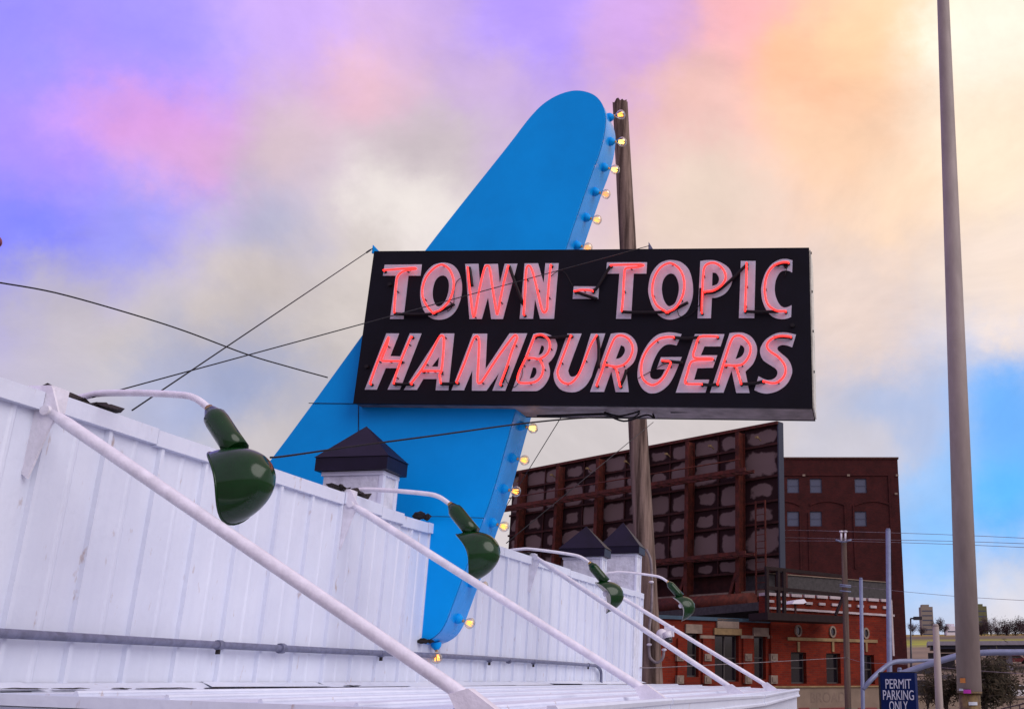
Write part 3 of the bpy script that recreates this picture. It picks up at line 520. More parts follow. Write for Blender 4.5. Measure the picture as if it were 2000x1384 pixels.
# top brackets
for (u, v, w) in ((729, 492, .05), (1268, 487, .03)):
    p = onY(u, v, YS + .12); MB().prism([p + Vector((-w * .3, 0, -.01)), p + Vector((w * 1.4, 0, -.01)), p + Vector((-w * .25, 0, .075))], (0, .02, 0)).build('bracket', 'blue' if u < 800 else 'galv', sign)
REG = dict(A=(700, 490, .15), B=(980, 490, .15), C=(1260, 490, .17), D=(690, 635, .155), E=(970, 635, .15), G=(1230, 635, .185))
def g(reg, p): u0, v0, s = REG[reg]; return (u0 + s * p[0], v0 + s * p[1])
LT = [  # region, outlines (corner points carry a 1), lit tube paths
 ('A', [[(345, 182, 1), (828, 178, 1), (812, 325, 1), (655, 325, 1), (590, 888, 1), (415, 888, 1), (488, 325, 1), (322, 325, 1)]], [[(325, 250), (600, 230), (730, 222), (742, 236), (620, 252), (540, 295), (500, 370), (482, 560), (465, 800)]]),
 ('A', [[(1120, 155), (1230, 185), (1310, 280), (1352, 450), (1335, 620), (1270, 780), (1170, 870), (1050, 897), (940, 870), (850, 770), (808, 600), (820, 440), (870, 300), (960, 200), (1040, 165)], [(1100, 322), (1150, 345), (1180, 420), (1175, 530), (1140, 640), (1090, 705), (1050, 725), (1010, 705), (975, 620), (970, 520), (995, 410), (1040, 345)]], [[(985, 800), (1070, 765), (1150, 690), (1205, 600), (1240, 470), (1235, 360), (1190, 250), (1120, 188), (1060, 182), (980, 230), (890, 330), (842, 450), (832, 560), (860, 660), (915, 745), (965, 800)]]),
 ('A', [[(1393, 172, 1), (1565, 170, 1), (1583, 395, 1), (1645, 175, 1), (1818, 170, 1), (1843, 425, 1), (1907, 170, 1), (2072, 168, 1), (1885, 888, 1), (1732, 888, 1), (1690, 605, 1), (1610, 888, 1), (1448, 888, 1)]], [[(1422, 210), (1445, 450), (1490, 820), (1512, 835), (1540, 700), (1580, 480), (1640, 235), (1680, 192), (1712, 235), (1745, 470), (1798, 790), (1815, 800), (1850, 620), (1900, 380), (1950, 190)]]),
 ('B', [[(300, 165, 1), (475, 163, 1), (548, 420, 1), (570, 163, 1), (742, 162, 1), (683, 885, 1), (500, 885, 1), (435, 630, 1), (410, 885, 1), (235, 885, 1)]], [[(285, 825), (300, 600), (310, 400), (320, 240), (345, 192), (385, 225), (430, 370), (480, 590), (520, 750), (555, 800), (590, 750), (600, 600), (615, 400), (637, 180)]]),
 ('B', [[(940, 463, 1), (1268, 465, 1), (1258, 625, 1), (925, 625, 1)]], [[(945, 520), (1060, 507), (1180, 515)]]),
 ('B', [[(1372, 152, 1), (1893, 150, 1), (1885, 298, 1), (1720, 298, 1), (1685, 885, 1), (1490, 885, 1), (1533, 298, 1), (1360, 298, 1)]], [[(1415, 185), (1700, 178), (1825, 178), (1838, 192), (1740, 212), (1630, 222), (1600, 260), (1590, 400), (1580, 600), (1562, 775)]]),
 ('C', [[(310, 108), (420, 135), (510, 230), (550, 400), (540, 560), (480, 700), (380, 770), (270, 790), (170, 750), (90, 650), (45, 520), (38, 420), (70, 270), (150, 160), (230, 118)], [(300, 262), (350, 290), (385, 380), (385, 480), (350, 590), (300, 632), (260, 630), (215, 560), (193, 450), (205, 350), (245, 285)]], [[(260, 698), (340, 660), (400, 580), (440, 480), (450, 370), (430, 270), (380, 190), (300, 142), (230, 155), (160, 210), (105, 310), (82, 430), (92, 530), (140, 630), (240, 698)]]),
 ('C', [[(635, 120, 1), (700, 110), (800, 112), (900, 150), (970, 210), (1003, 300), (985, 400), (920, 490), (830, 535), (768, 540, 1), (757, 775, 1), (603, 775, 1)], [(775, 250, 1), (815, 258), (845, 300), (848, 345), (825, 385), (770, 405, 1)]], [[(650, 705), (658, 450), (670, 250), (690, 175), (740, 142), (810, 142), (880, 190), (920, 260), (920, 330), (870, 400), (780, 455), (680, 467)]]),
 ('C', [[(1100, 118, 1), (1270, 118, 1), (1255, 773, 1), (1078, 773, 1)]], [[(1165, 135), (1160, 400), (1148, 685)]]),
 ('C', [[(1693, 110, 1), (1620, 95), (1540, 105), (1450, 160), (1380, 260), (1340, 390), (1335, 480), (1350, 580), (1400, 690), (1470, 760), (1560, 785), (1630, 778), (1678, 760, 1), (1683, 625, 1), (1640, 645), (1590, 650), (1540, 610), (1500, 520), (1490, 430), (1505, 330), (1550, 250), (1600, 228), (1650, 232), (1690, 250, 1)]], [[(1645, 130), (1570, 132), (1490, 162), (1430, 222), (1390, 310), (1375, 430), (1385, 540), (1410, 610), (1460, 660), (1530, 690), (1615, 690)]]),
 ('D', [[(420, 105, 1), (580, 105, 1), (470, 390, 1), (595, 393, 1), (715, 105, 1), (862, 105, 1), (590, 812, 1), (435, 812, 1), (560, 542, 1), (412, 542, 1), (300, 812, 1), (148, 812, 1)]], [[(210, 735), (295, 490), (370, 310), (448, 145), (420, 260), (365, 400), (365, 445), (470, 450), (585, 450)], [(728, 140), (660, 300), (600, 450), (545, 600), (508, 730)]]),
 ('D', [[(1105, 105, 1), (1275, 105, 1), (1200, 820, 1), (1040, 820, 1), (1055, 678, 1), (885, 678, 1), (805, 815, 1), (640, 815, 1)], [(1085, 400, 1), (1070, 522, 1), (990, 522, 1)]], [[(725, 735), (860, 560), (970, 370), (1075, 165), (1118, 132), (1142, 180), (1130, 400), (1110, 570), (1090, 620), (1100, 725)], [(868, 572), (1090, 574)]]),
 ('D', [[(1510, 108, 1), (1690, 108, 1), (1668, 555, 1), (1971, 104, 1), (2193, 104, 1), (1918, 825, 1), (1755, 825, 1), (1842, 600, 1), (1680, 825, 1), (1497, 825, 1), (1502, 570, 1), (1397, 820, 1), (1240, 820, 1)]], [[(1300, 718), (1400, 480), (1500, 210), (1550, 138), (1585, 200), (1575, 500), (1566, 690), (1588, 728), (1640, 680), (1800, 430), (1950, 225), (2030, 130), (2063, 160), (2000, 319), (1935, 520), (1850, 745)]]),
 ('E', [[(480, 115, 1), (540, 103), (640, 108), (740, 155), (785, 230), (785, 310), (740, 420), (675, 495, 1), (697, 600), (680, 690), (620, 790), (540, 850), (480, 858, 1), (200, 858, 1)], [(585, 262, 1), (612, 275), (618, 315), (590, 370), (545, 392, 1)], [(475, 548, 1), (512, 560), (520, 620), (485, 680), (430, 697, 1)]], [[(490, 140), (580, 122), (660, 170), (690, 230), (690, 300), (650, 380), (560, 435), (480, 428), (400, 425)], [(560, 445), (600, 520), (603, 600), (570, 680), (500, 735), (420, 750), (310, 748), (272, 700), (300, 590), (400, 380), (495, 140)]]),
 ('E', [[(925, 110, 1), (1107, 110, 1), (950, 540), (938, 610), (960, 660), (995, 670), (1040, 650), (1085, 575), (1230, 110, 1), (1415, 108, 1), (1270, 560), (1230, 680), (1160, 790), (1060, 860), (950, 872), (840, 840), (770, 760), (745, 660), (765, 560)]], [[(965, 130), (900, 310), (820, 520), (795, 600), (810, 680), (860, 740), (930, 760), (990, 735), (1060, 650), (1130, 500), (1220, 270), (1300, 130)]]),
 ('E', [[(1490, 112, 1), (1600, 100), (1700, 112), (1790, 180), (1832, 280), (1825, 380), (1780, 490), (1690, 575, 1), (1722, 870, 1), (1550, 870, 1), (1495, 600, 1), (1400, 868, 1), (1218, 868, 1)], [(1620, 262, 1), (1662, 285), (1672, 340), (1640, 400), (1600, 430), (1553, 440, 1)]], [[(1300, 780), (1370, 600), (1410, 470), (1500, 240), (1550, 155), (1620, 132), (1710, 170), (1765, 260), (1765, 350), (1720, 450), (1640, 520), (1540, 538), (1420, 512)], [(1520, 535), (1550, 560), (1575, 640), (1605, 790)]]),
 ('G', [[(548, 95, 1), (470, 80), (390, 78), (290, 105), (200, 190), (130, 310), (90, 440), (85, 560), (120, 650), (170, 700), (230, 720), (310, 705), (400, 640), (465, 540), (550, 336, 1), (330, 338, 1), (285, 465, 1), (375, 465, 1), (335, 540), (290, 570), (240, 565), (215, 530), (225, 460), (260, 360), (310, 270), (370, 215), (430, 203), (495, 215, 1)]], [[(465, 125), (390, 125), (300, 150), (200, 240), (140, 350), (120, 450), (130, 540), (170, 600), (240, 630), (310, 600), (370, 530), (420, 430), (425, 385), (340, 370)]]),
 ('G', [[(690, 95, 1), (1000, 95, 1), (960, 225, 1), (790, 225, 1), (750, 318, 1), (925, 318, 1), (880, 450, 1), (715, 455, 1), (680, 575, 1), (840, 575, 1), (800, 712, 1), (487, 712, 1)]], [[(925, 118), (760, 118), (720, 150), (690, 240), (670, 310), (700, 348), (855, 350), (858, 362), (700, 368), (640, 400), (610, 500), (585, 590), (612, 618), (760, 620)]]),
 ('G', [[(1055, 85, 1), (1130, 78), (1210, 85), (1290, 130), (1340, 220), (1340, 310), (1300, 410), (1222, 490, 1), (1265, 715, 1), (1125, 715, 1), (1075, 480, 1), (990, 712, 1), (848, 712, 1)], [(1170, 208, 1), (1203, 230), (1210, 275), (1180, 330), (1117, 360, 1)]], [[(925, 620), (970, 470), (1010, 340), (1070, 165), (1120, 112), (1190, 120), (1260, 190), (1275, 260), (1250, 340), (1190, 410), (1110, 425), (1010, 420)], [(1105, 428), (1125, 450), (1145, 510), (1175, 615)]]),
 ('G', [[(1755, 100, 1), (1640, 78), (1540, 90), (1440, 150), (1385, 230), (1378, 300), (1410, 370), (1480, 420), (1540, 460), (1560, 500), (1545, 545), (1500, 575), (1440, 575), (1360, 540, 1), (1315, 685, 1), (1390, 715), (1470, 720), (1570, 690), (1660, 620), (1710, 520), (1710, 440), (1670, 360), (1590, 290), (1560, 255), (1570, 225), (1610, 210), (1660, 215), (1715, 235, 1)]], [[(1700, 120), (1600, 112), (1520, 132), (1460, 180), (1450, 230), (1490, 280), (1570, 335), (1630, 410), (1645, 480), (1620, 550), (1560, 600), (1500, 610), (1410, 590)]]),
]
YL = YS + .006                                       # plane of the painted letters
def P3(reg, p, y): u, v = g(reg, p); return onY(u, v, y)
for reg, loops, tubes in LT:
    LP = []
    for lp in loops:
        w = [P3(reg, (p.x, p.y), YL) for p in outline(lp)]; LP.append([(q.x, q.z) for q in w])
    me = fill_mesh('letter', LP, .004, lambda x, y, d: (x - ORG[sign].x, YL - .0015 - d - ORG[sign].y, y - ORG[sign].z))
    lo = bpy.data.objects.new('letter', me); C.objects.link(lo); lo.parent = sign; ORG[lo] = ORG[sign]; me.materials.append(MT['letterpaint'])
    for tb in tubes:
        pts = [P3(reg, p, YL - .055) for p in tb]; a0 = pts[0] + Vector((0, .05, 0)); z0 = pts[-1] + Vector((0, .05, 0))
        MB().tube([pts[0] + Vector((0, .025, 0))] + cr(pts, 5) + [pts[-1] + Vector((0, .025, 0))], .0088, 8).build('neon_tube', 'neon', lo)
        cc_ = cr(pts, 5); b = MB()
        for i in sorted({len(cc_) // 6, len(cc_) // 2, len(cc_) * 5 // 6}):
            b.tube([cc_[i] + Vector((.004, .008, 0)), cc_[i] + Vector((.008, .052, 0))], .006, 6); b.tube([cc_[i] + Vector((-.012, .012, .0)), cc_[i] + Vector((.016, .012, .0))], .0035, 5)
        b.build('tube_standoff', 'ceramic', lo)
        for p in (pts[0], pts[-1]): MB().tube([p + Vector((0, .020, 0)), p + Vector((0, .052, 0))], .013, 8).build('tube_end', 'rubber', lo)
for reg, tb in (('A', [(470, 818), (700, 828), (950, 822)]), ('A', [(1000, 805), (1120, 760), (1250, 690)]), ('A', [(1445, 215), (1465, 330), (1480, 460)]), ('B', [(1190, 518), (1240, 480), (1330, 330), (1412, 200)]), ('B', [(955, 528), (1100, 580), (1240, 625)]),
                ('B', [(1572, 792), (1700, 800), (1990, 800), (2130, 790)]), ('C', [(700, 482), (800, 470), (930, 385), (1160, 165)]), ('C', [(1155, 695), (1300, 700), (1530, 696)]), ('C', [(275, 705), (380, 650), (495, 590)]), ('B', [(98, 200), (150, 350), (280, 700)]),
                ('D', [(508, 737), (610, 745), (722, 742)]), ('D', [(1100, 735), (1200, 738), (1300, 725)]), ('E', [(505, 140), (700, 160), (960, 140)]), ('E', [(1310, 140), (1330, 300), (1325, 560)]), ('G', [(465, 128), (590, 140), (730, 125)]),
                ('G', [(760, 624), (840, 630), (925, 624)]), ('G', [(1175, 620), (1300, 615), (1410, 592)]), ('E', [(1610, 790), (1660, 680), (1690, 580)]), ('G', [(345, 378), (450, 385), (560, 395)]), ('C', [(1475, 170), (1560, 150), (1640, 138)]), ('G', [(1520, 128), (1600, 125), (1700, 128)]), ('C', [(640, 430), (638, 560), (645, 690)]), ('E', [(150, 520), (110, 640), (70, 750)])):
    MB().tube(cr([P3(reg, p, YL - .034) for p in tb], 5), .0145, 8).build('blacked_out_tube', 'rubber', sign)
for reg, tb in (('A', [(1340, 350), (1280, 400), (1245, 520), (1240, 690), (1170, 780), (1150, 740)]), ('B', [(640, 330), (740, 260), (830, 290), (930, 470)]), ('C', [(370, 680), (400, 750), (520, 730), (640, 600)]), ('E', [(430, 360), (330, 460), (330, 650), (240, 800), (150, 760), (110, 690)]), ('G', [(560, 395), (380, 405), (280, 455), (90, 560)]), ('C', [(1580, 165), (1625, 190), (1600, 300)])):
    MB().tube(cr([P3(reg, p, YL - .02) for p in tb], 5), .0035, 5).build('cable', 'rubber', sign)
for u, v in ((1548, 636), (1535, 521), (762, 556), (717, 716)): p = onY(u, v, YS + .004); MB().tube([p + Vector((0, .0, 0)), p + Vector((0, -.02, 0))], .018, 10).build('housing', 'rubber', sign)

# ------------------------------------------------------------------ wooden pole beyond the end of the diner
YP = 4.9 * U
pt, pb = onY(1211, 203, YP), onY(1273, 1333, YP); d = (pb - pt).normalized(); base = pt + d * ((pt.z) / -d.z) + d * 0
pole = thing('wooden_pole', (base.x, base.y, 0), 'weathered grey wooden utility pole leaning behind the black sign board', 'utility pole')
def lean_tube(a, b, r0, r1, n=24, k=40, jit=.012, seed=3):
    rr = random.Random(seed); m = MB(); vs = []; ax = (b - a).normalized(); x = ax.orthogonal().normalized(); y = ax.cross(x)
    of = [rr.uniform(-jit, jit) for _ in range(n)]
    for i in range(k + 1):
        t = i / k; p = a.lerp(b, t)
        for j in range(n): r = r0 + (r1 - r0) * t + of[j] * (.6 + .4 * math.sin(t * 9 + j)) + rr.uniform(-.003, .003); vs.append(p + (x * math.cos(2 * math.pi * j / n) + y * math.sin(2 * math.pi * j / n)) * r + ax * ((-1 if i == 0 else 0) * rr.uniform(-.02, .06)))
    m.add(vs, [(i * n + j, i * n + (j + 1) % n, (i + 1) * n + (j + 1) % n, (i + 1) * n + j) for i in range(k) for j in range(n)], True)
    m.add(vs[:n] + [a + ax * .05], [(j, (j + 1) % n, n) for j in range(n)]); return m
kk = (CAM - pt).length / F
lean_tube(pt, base, 14.5 * (pt - CAM).dot(FW) / F, 22.5 * (pb - CAM).dot(FW) / F).build('shaft', 'wood', pole)
def near(u, v, off=.18): p = onY(u, v, YP); return p + (CAM - p).normalized() * off
MB().tube(cr([near(u, v, .24) for u, v in ((1262, 1072), (1270, 1090), (1273, 1120), (1273, 1180), (1268, 1230), (1268, 1270), (1271, 1285), (1283, 1293), (1294, 1285), (1297, 1268))], 5), .024, 8).build('conduit', 'signunder', pole)
for u, v in ((1272, 1136), (1268, 1258), (1297, 1268)): MB().ball(near(u, v, .27), .034, 8, 5, (1.4, 1, .7)).build('strap_clip', 'plasticwhite', pole)
cam_p = near(1298, 1240, .34)
sc = thing('security_camera', cam_p, 'white dome security camera on the wooden pole between two braces', 'camera')
MB().ball(cam_p + Vector((-.05, 0, .01)), .10, 14, 9).build('dome', 'plasticwhite', sc)
MB().tube([cam_p + Vector((.05, -.06, .05)), cam_p + Vector((.075, -.07, -.05))], [.07, .072], 14).build('barrel', 'plasticwhite', sc)
MB().tube([cam_p + Vector((.075, -.07, -.048)), cam_p + Vector((.09, -.075, -.125))], [.068, .066], 14).build('lens', 'plasticblack', sc)
MB().box(cam_p.x - .02, cam_p.x + .14, cam_p.y + .06, cam_p.y + .14, cam_p.z - .02, cam_p.z + .16).build('mount', 'plasticwhite', sc)
# ------------------------------------------------------------------ wires
def wire(name, pts, r, label, m='rubber', sag=0, cat='cable', group=None):
    pts = [Vector(p) for p in pts]
    if sag:
        a, b = pts[0], pts[-1]; pts = [a.lerp(b, t / 12) + Vector((0, 0, -sag * 4 * (t / 12) * (1 - t / 12))) for t in range(13)]
    o = MB().tube(pts if len(pts) == 2 or sag else cr(pts, 6), r, 6).build(name, m); return tag(o, label, cat, group)
wire('guy_wire', [onY(728, 485, YS + .13), onX(258, 801, XW - .10)], .0042, 'thin guy wire from the sign top left bracket down to the parapet', cat='wire')
wire('guy_wire', [onY(1268, 480, YS + .12), onX(180, 776, XW - .02)], .0034, 'guy wire crossing the face of the black sign board diagonally', cat='wire')
b_ = MB(); a, c_ = onY(728, 485, YS + .13), onX(258, 801, XW - .10); b_.tube([a.lerp(c_, .015), a.lerp(c_, .045)], .008, 6); tag(b_.build('turnbuckle', 'rubber'), 'small dark turnbuckle on the guy wire by the sign top left corner', 'turnbuckle')
wire('service_cable', [onY(-40, 545, 1.6 * U), onY(0, 552, 1.65 * U), onY(110, 572, 1.75 * U), onY(250, 611, 1.9 * U), onY(360, 646, 2.0 * U), onY(480, 691, 2.12 * U), onY(560, 715, 2.2 * U), onY(640, 737, YF + .03)], .0065, 'dark service cable sagging in from the left sky to the blue fin')
wire('power_cable', [onY(528, 893, 1.62 * U), onY(560, 890, 1.66 * U), onY(700, 870, 1.82 * U), onY(850, 850, 1.98 * U), onY(1010, 828, 2.12 * U), onY(1120, 817, 2.19 * U), onY(1190, 814, YS + .06), onY(1235, 815, YS + .22), onY(1250, 806, YS + .25)], .0068, 'thick black cable running across the blue fin to the sign underside')
wire('looped_cable', [onY(1250, 803, YS + .15), onY(1210, 812, YS + .15), onY(1180, 805, YS + .15), onY(1218, 822, YS + .15), onY(1262, 810, YS + .2), onY(1278, 816, YS + .25), onY(1270, 800, YS + .3)], .008, 'tangle of cable looped under the sign beside the pole')
wire('guy_wire', [onY(1098, 811, YS + .2), onX(943, 1062, XW - .3)], .0036, 'thin guy wire from the sign underside to the roof behind the fin', cat='wire')
wire('guy_wire', [near(1276, 824, .25), onX(989, 1060, XW - .25)], .006, 'guy wire from the wooden pole slanting left across the billboard back', cat='wire')
wire('thin_wire', [onX(838, 1012, XW + .03), onY(850, 1008, YF - .02), onY(945, 1011, YF - .02)], .003, 'short thin wire on the blue fin beside the parapet end', cat='wire')

# ------------------------------------------------------------------ background buildings
def front(fr, name, m, root, x0, x1, z0, z1, holes, depth=.25, y=0.):
    """wall front with real openings and reveals, plus returns"""
    xs = sorted({x0, x1, *[h[0] for h in holes], *[h[1] for h in holes]}); zs = sorted({z0, z1, *[h[2] for h in holes], *[h[3] for h in holes]}); b = MB()
    for xa, xb in zip(xs, xs[1:]):
        for za, zb in zip(zs, zs[1:]):
            cx, cz = (xa + xb) / 2, (za + zb) / 2
            if any(h[0] < cx < h[1] and h[2] < cz < h[3] for h in holes): continue
            b.add([(xa, y, za), (xb, y, za), (xb, y, zb), (xa, y, zb)], [(0, 1, 2, 3)])
    for h in holes:
        a, c, e, f = h[:4]; q = [(a, e), (c, e), (c, f), (a, f)]
        for i in range(4): p0, p1 = q[i], q[(i + 1) % 4]; b.add([(p0[0], y, p0[1]), (p1[0], y, p1[1]), (p1[0], y + depth, p1[1]), (p0[0], y + depth, p0[1])], [(0, 1, 2, 3)])
    return b.build(name, m, root, local=True)
def sash(root, h, y, pane, frame, w=.06, mid=True, vert=False):
    a, c, e, f = h
    fr_ = MB().box(a, c, y - .03, y + .03, e, e + w).box(a, c, y - .03, y + .03, f - w, f).box(a, a + w, y - .03, y + .03, e + w, f - w).box(c - w, c, y - .03, y + .03, e + w, f - w).build('window', frame, root, local=True)
    MB().box(a + w * .5, c - w * .5, y + .005, y + .02, e + w * .5, f - w * .5).build('pane', pane, fr_, local=True)
    if mid: z = (e + f) / 2; MB().box(a + w, c - w, y - .035, y + .0, z - w * .5, z + w * .5).build('sash_bar', frame, fr_, local=True)
    if vert: x = (a + c) / 2; MB().box(x - w * .5, x + w * .5, y - .036, y + .001, e + w, f - w).build('mullion', frame, fr_, local=True)
    return fr_
def hole(fr, u0, u1, v0, v1, y=0):
    um, vm = (u0 + u1) / 2, (v0 + v1) / 2; return (fr.px(u0, vm, y)[0], fr.px(u1, vm, y)[0], fr.px(um, v1, y)[1], fr.px(um, v0, y)[1])
# tall dark brick warehouse
fb = Fr(1640, 104, 7.44)
wh = thing('brick_warehouse', fb.o, 'tall dark red brick warehouse with small blue windows behind the billboard', 'building', rz=fb.a)
x0, x1 = fb.px(1440, 1300)[0], fb.px(1768, 1200)[0]; zt = fb.px(1640, 896)[1]
HW = [hole(fb, u - 11.5, u + 11.5, v0, v1) for u in (1549, 1593.5, 1681) for v0, v1 in ((934, 962), (998, 1027))]
front(fb, 'front_wall', 'brick_dark', wh, x0, x1, 0, zt, HW, .3)
MB().add([(x0, 0, 0), (x0, 30, 0), (x0, 30, zt), (x0, 0, zt), (x1, 0, 0), (x1, 30, 0), (x1, 30, zt), (x1, 0, zt)], [(0, 1, 2, 3), (4, 7, 6, 5), (1, 5, 6, 2)]).build('side_wall', 'brick_brown', wh, local=True)
MB().box(x0, x1, .3, 29.9, zt - .5, zt - .3).build('roof', 'roofgrey', wh, local=True)
MB().box(x0 - .1, x1 + .1, -.12, .35, zt, zt + .18).build('coping', 'brick_brown', wh, local=True)
for h in HW: w_ = sash(wh, h, .16, 'pane_sky', 'winblue', .10)
zl = fb.px(1640, 924)[1]; MB().box(x0, fb.px(1738, 1000)[0], -.10, -.003, zl - .25, zl).build('string_course', 'brick_dark', wh, local=True)
for (ua, ub) in ((1581, 1651), (1669, 1740), (1500, 1562)):                       # shallow relieving arches
    b = MB(); xa, xb = fb.px(ua, 986)[0], fb.px(ub, 986)[0]; zz = fb.px(1640, 988)[1]; pts = []
    for i in range(13): t = i / 12; pts.append((xa + (xb - xa) * t, zz + .45 * 4 * t * (1 - t)))
    b.add([(x, -.09, z) for x, z in pts] + [(x, -.09, z + .22) for x, z in pts] + [(x, .0, z) for x, z in pts] + [(x, 0, z + .22) for x, z in pts], [f for i in range(12) for f in ((i, i + 1, i + 14, i + 13), (i, i + 26, i + 27, i + 1), (i + 13, i + 14, i + 40, i + 39))]).build('relieving_arch', 'brick_dark', wh, local=True)
for u, v0, v1 in ((1564, 1000, 1120), (1581, 1000, 1120), (1652, 985, 1110), (1669, 985, 1110), (1740, 925, 1120)):
    h = hole(fb, u - 1.5, u + 1.5, v0, v1); MB().box(h[0], h[1], -.10, -.003, h[2], h[3]).build('pilaster_edge', 'brick_dark', wh, local=True)
for u, v in ((1570, 928), (1657, 928), (1752, 928), (1750, 964)): x, z = fb.px(u, v); MB().box(x - .14, x + .14, -.12, -.002, z - .1, z + .1).build('anchor_plate', 'stone', wh, local=True)

# long orange brick shop range
fo = Fr(1255, 35.5, 44)
ob = thing('orange_brick_shop', fo.o, 'low orange brick shop with stone lintels and round windows under the billboard', 'building', rz=fo.a)
xs0, xs1, xm = fo.px(1180, 1280)[0], fo.px(1737, 1250)[0], fo.px(1503, 1250)[0]
zL, zR = fo.px(1400, 1212)[1], fo.px(1620, 1164)[1]
HL = [hole(fo, 1340, 1365, 1236, 1321), hole(fo, 1396, 1443, 1239, 1330), hole(fo, 1473, 1496, 1242, 1326)]
HRt = [hole(fo, 1543, 1573, 1273, 1334), hole(fo, 1612, 1640, 1275, 1334), hole(fo, 1679, 1706, 1278, 1335)]
front(fo, 'front_wall', 'brick_orange', ob, xs0, xm, 0, zL, HL, .28)
zS = fo.px(1620, 1338)[1]
front(fo, 'front_wall', 'brick_orange', ob, xm, xs1, zS, zR, HRt, .28, -.06)
MB().box(xm, xs1, -.13, .6, 0, zS - .06).build('base_wall', 'tanwall', ob, local=True)
MB().box(xm, xs1 + .03, -.19, .6, zS - .058, zS - .002).build('ledge', 'stone_y', ob, local=True)
MB().box(xm - .02, xm, -.12, .6, 0, zR).build('end_wall', 'brick_orange', ob, local=True)
MB().add([(xs1, -.06, 0), (xs1, 14, 0), (xs1, 14, zR), (xs1, -.06, zR)], [(0, 1, 2, 3)]).build('side_wall', 'brick_brown', ob, local=True)
MB().box(xs0, xm - .03, .3, 14, zL - .5, zL - .2).box(xm, xs1 - .01, .3, 14, zR - .6, zR - .3).build('roof', 'roofgrey', ob, local=True)
MB().box(xs0, xm - .03, -.1, .35, zL, zL + .12).build('coping', 'teal', ob, local=True)
for i, h in enumerate(HL):
    sash(ob, h, .2, 'pane_dark', 'winframe', .05, True, i == 1)
    w = h[1] - h[0]; MB().box(h[0] - .07, h[1] + .08, -.08, -.002, h[3], h[3] + (.30 if i != 1 else .22)).build('lintel', 'stone' if i != 1 else 'stone_y', ob, local=True)
    if i == 1: MB().box(h[0] + .04, h[1] - .06, -.10, -.002, h[3] + .225, h[3] + .55).build('name_panel', 'stone', ob, local=True)
for u0, u1 in ((1366, 1394), (1446, 1470), (1498, 1506)):
    h = hole(fo, u0, u1, 1240, 1246); MB().box(h[0], h[1], -.06, -.002, h[2], h[3]).build('stone_band', 'stone', ob, local=True)
for u in (1325, 1379, 1458, 1508):
    for v0, v1 in ((1276, 1290), (1318, 1334)):
        h = hole(fo, u - 6.5, u + 6.5, v0, v1); MB().box(h[0], h[1], -.14, -.002, h[2], h[3]).box(h[0] + .06, h[1] - .06, -.17, -.14, h[2] + .06, h[3] - .06).build('stone_block', 'stone', ob, local=True)
for u in (1379, 1458, 1330):
    h = hole(fo, u - 9, u + 9, 1246, 1333); MB().box(h[0], h[1], -.09, -.002, h[2], h[3]).build('pilaster', 'brick_orange', ob, local=True)
for h in HRt: sash(ob, h, .14, 'pane_dark', 'winframe', .05, True)
h = hole(fo, 1537, 1712, 1246, 1252, -.06); MB().box(h[0], h[1], -.12, -.062, h[2], h[3]).build('stone_band', 'stone_y', ob, local=True)
for u, v in ((1558, 1231), (1625, 1233), (1690, 1236)):
    x, z = fo.px(u, v, -.06); n = 20; r0, r1 = .19, .13; b = MB()
    for rr_, yy in ((r0, -.062), (r0, -.13), (r1, -.13), (r1, -.064)): b.v += [Vector((x + rr_ * .85 * math.cos(2 * math.pi * j / n), yy, z + rr_ * 1.15 * math.sin(2 * math.pi * j / n))) for j in range(n)]
    b.f += [(k * n + j, k * n + (j + 1) % n, (k + 1) * n + (j + 1) % n, (k + 1) * n + j) for k in range(3) for j in range(n)]; b.sm += [False] * (3 * n)
    rg = b.build('round_window', 'stone', ob, local=True)
    c = MB(); c.add([(x + r1 * .85 * math.cos(2 * math.pi * j / n), -.075, z + r1 * 1.15 * math.sin(2 * math.pi * j / n)) for j in range(n)], [tuple(range(n))]).build('pane', 'pane_dark', rg, local=True)
    zb_ = fo.px(u, 1252, -.06)[1]; zc_ = fo.px(u, 1272, -.06)[1]; MB().box(x - .05, x + .05, -.115, -.062, zc_, zb_ - .01).build('keystone', 'stone_y', ob, local=True)
# stepped parapet with pale caps and drip stones
for i in range(10):
    ua = 1494 + i * 25; h = hole(fo, ua, ua + 20, 1158.5 + (ua - 1494) * .055, 1161.5 + (ua - 1494) * .055, -.06); MB().box(h[0], h[1], -.14, .3, h[2] - .02, h[3] + .03).build('parapet_cap', 'coping', ob, local=True)
    h2 = hole(fo, ua + 4, ua + 16, 1171 + (ua - 1494) * .055, 1176 + (ua - 1494) * .055, -.06); MB().box(h2[0], h2[1], -.13, -.063, h2[2], h2[3]).build('drip_stone', 'coping', ob, local=True)
    h3 = hole(fo, ua, ua + 25, 1185 + (ua - 1494) * .062, 1189 + (ua - 1494) * .062, -.06); MB().box(h3[0], h3[1], -.16, -.064, h3[2], h3[3]).build('cornice_stone', 'coping', ob, local=True)
h = hole(fo, 1738, 1741.5, 1172, 1280, -.1); MB().box(h[0], h[1], -.2, -.07, h[2], h[3]).build('downspout', 'coping', ob, local=True)
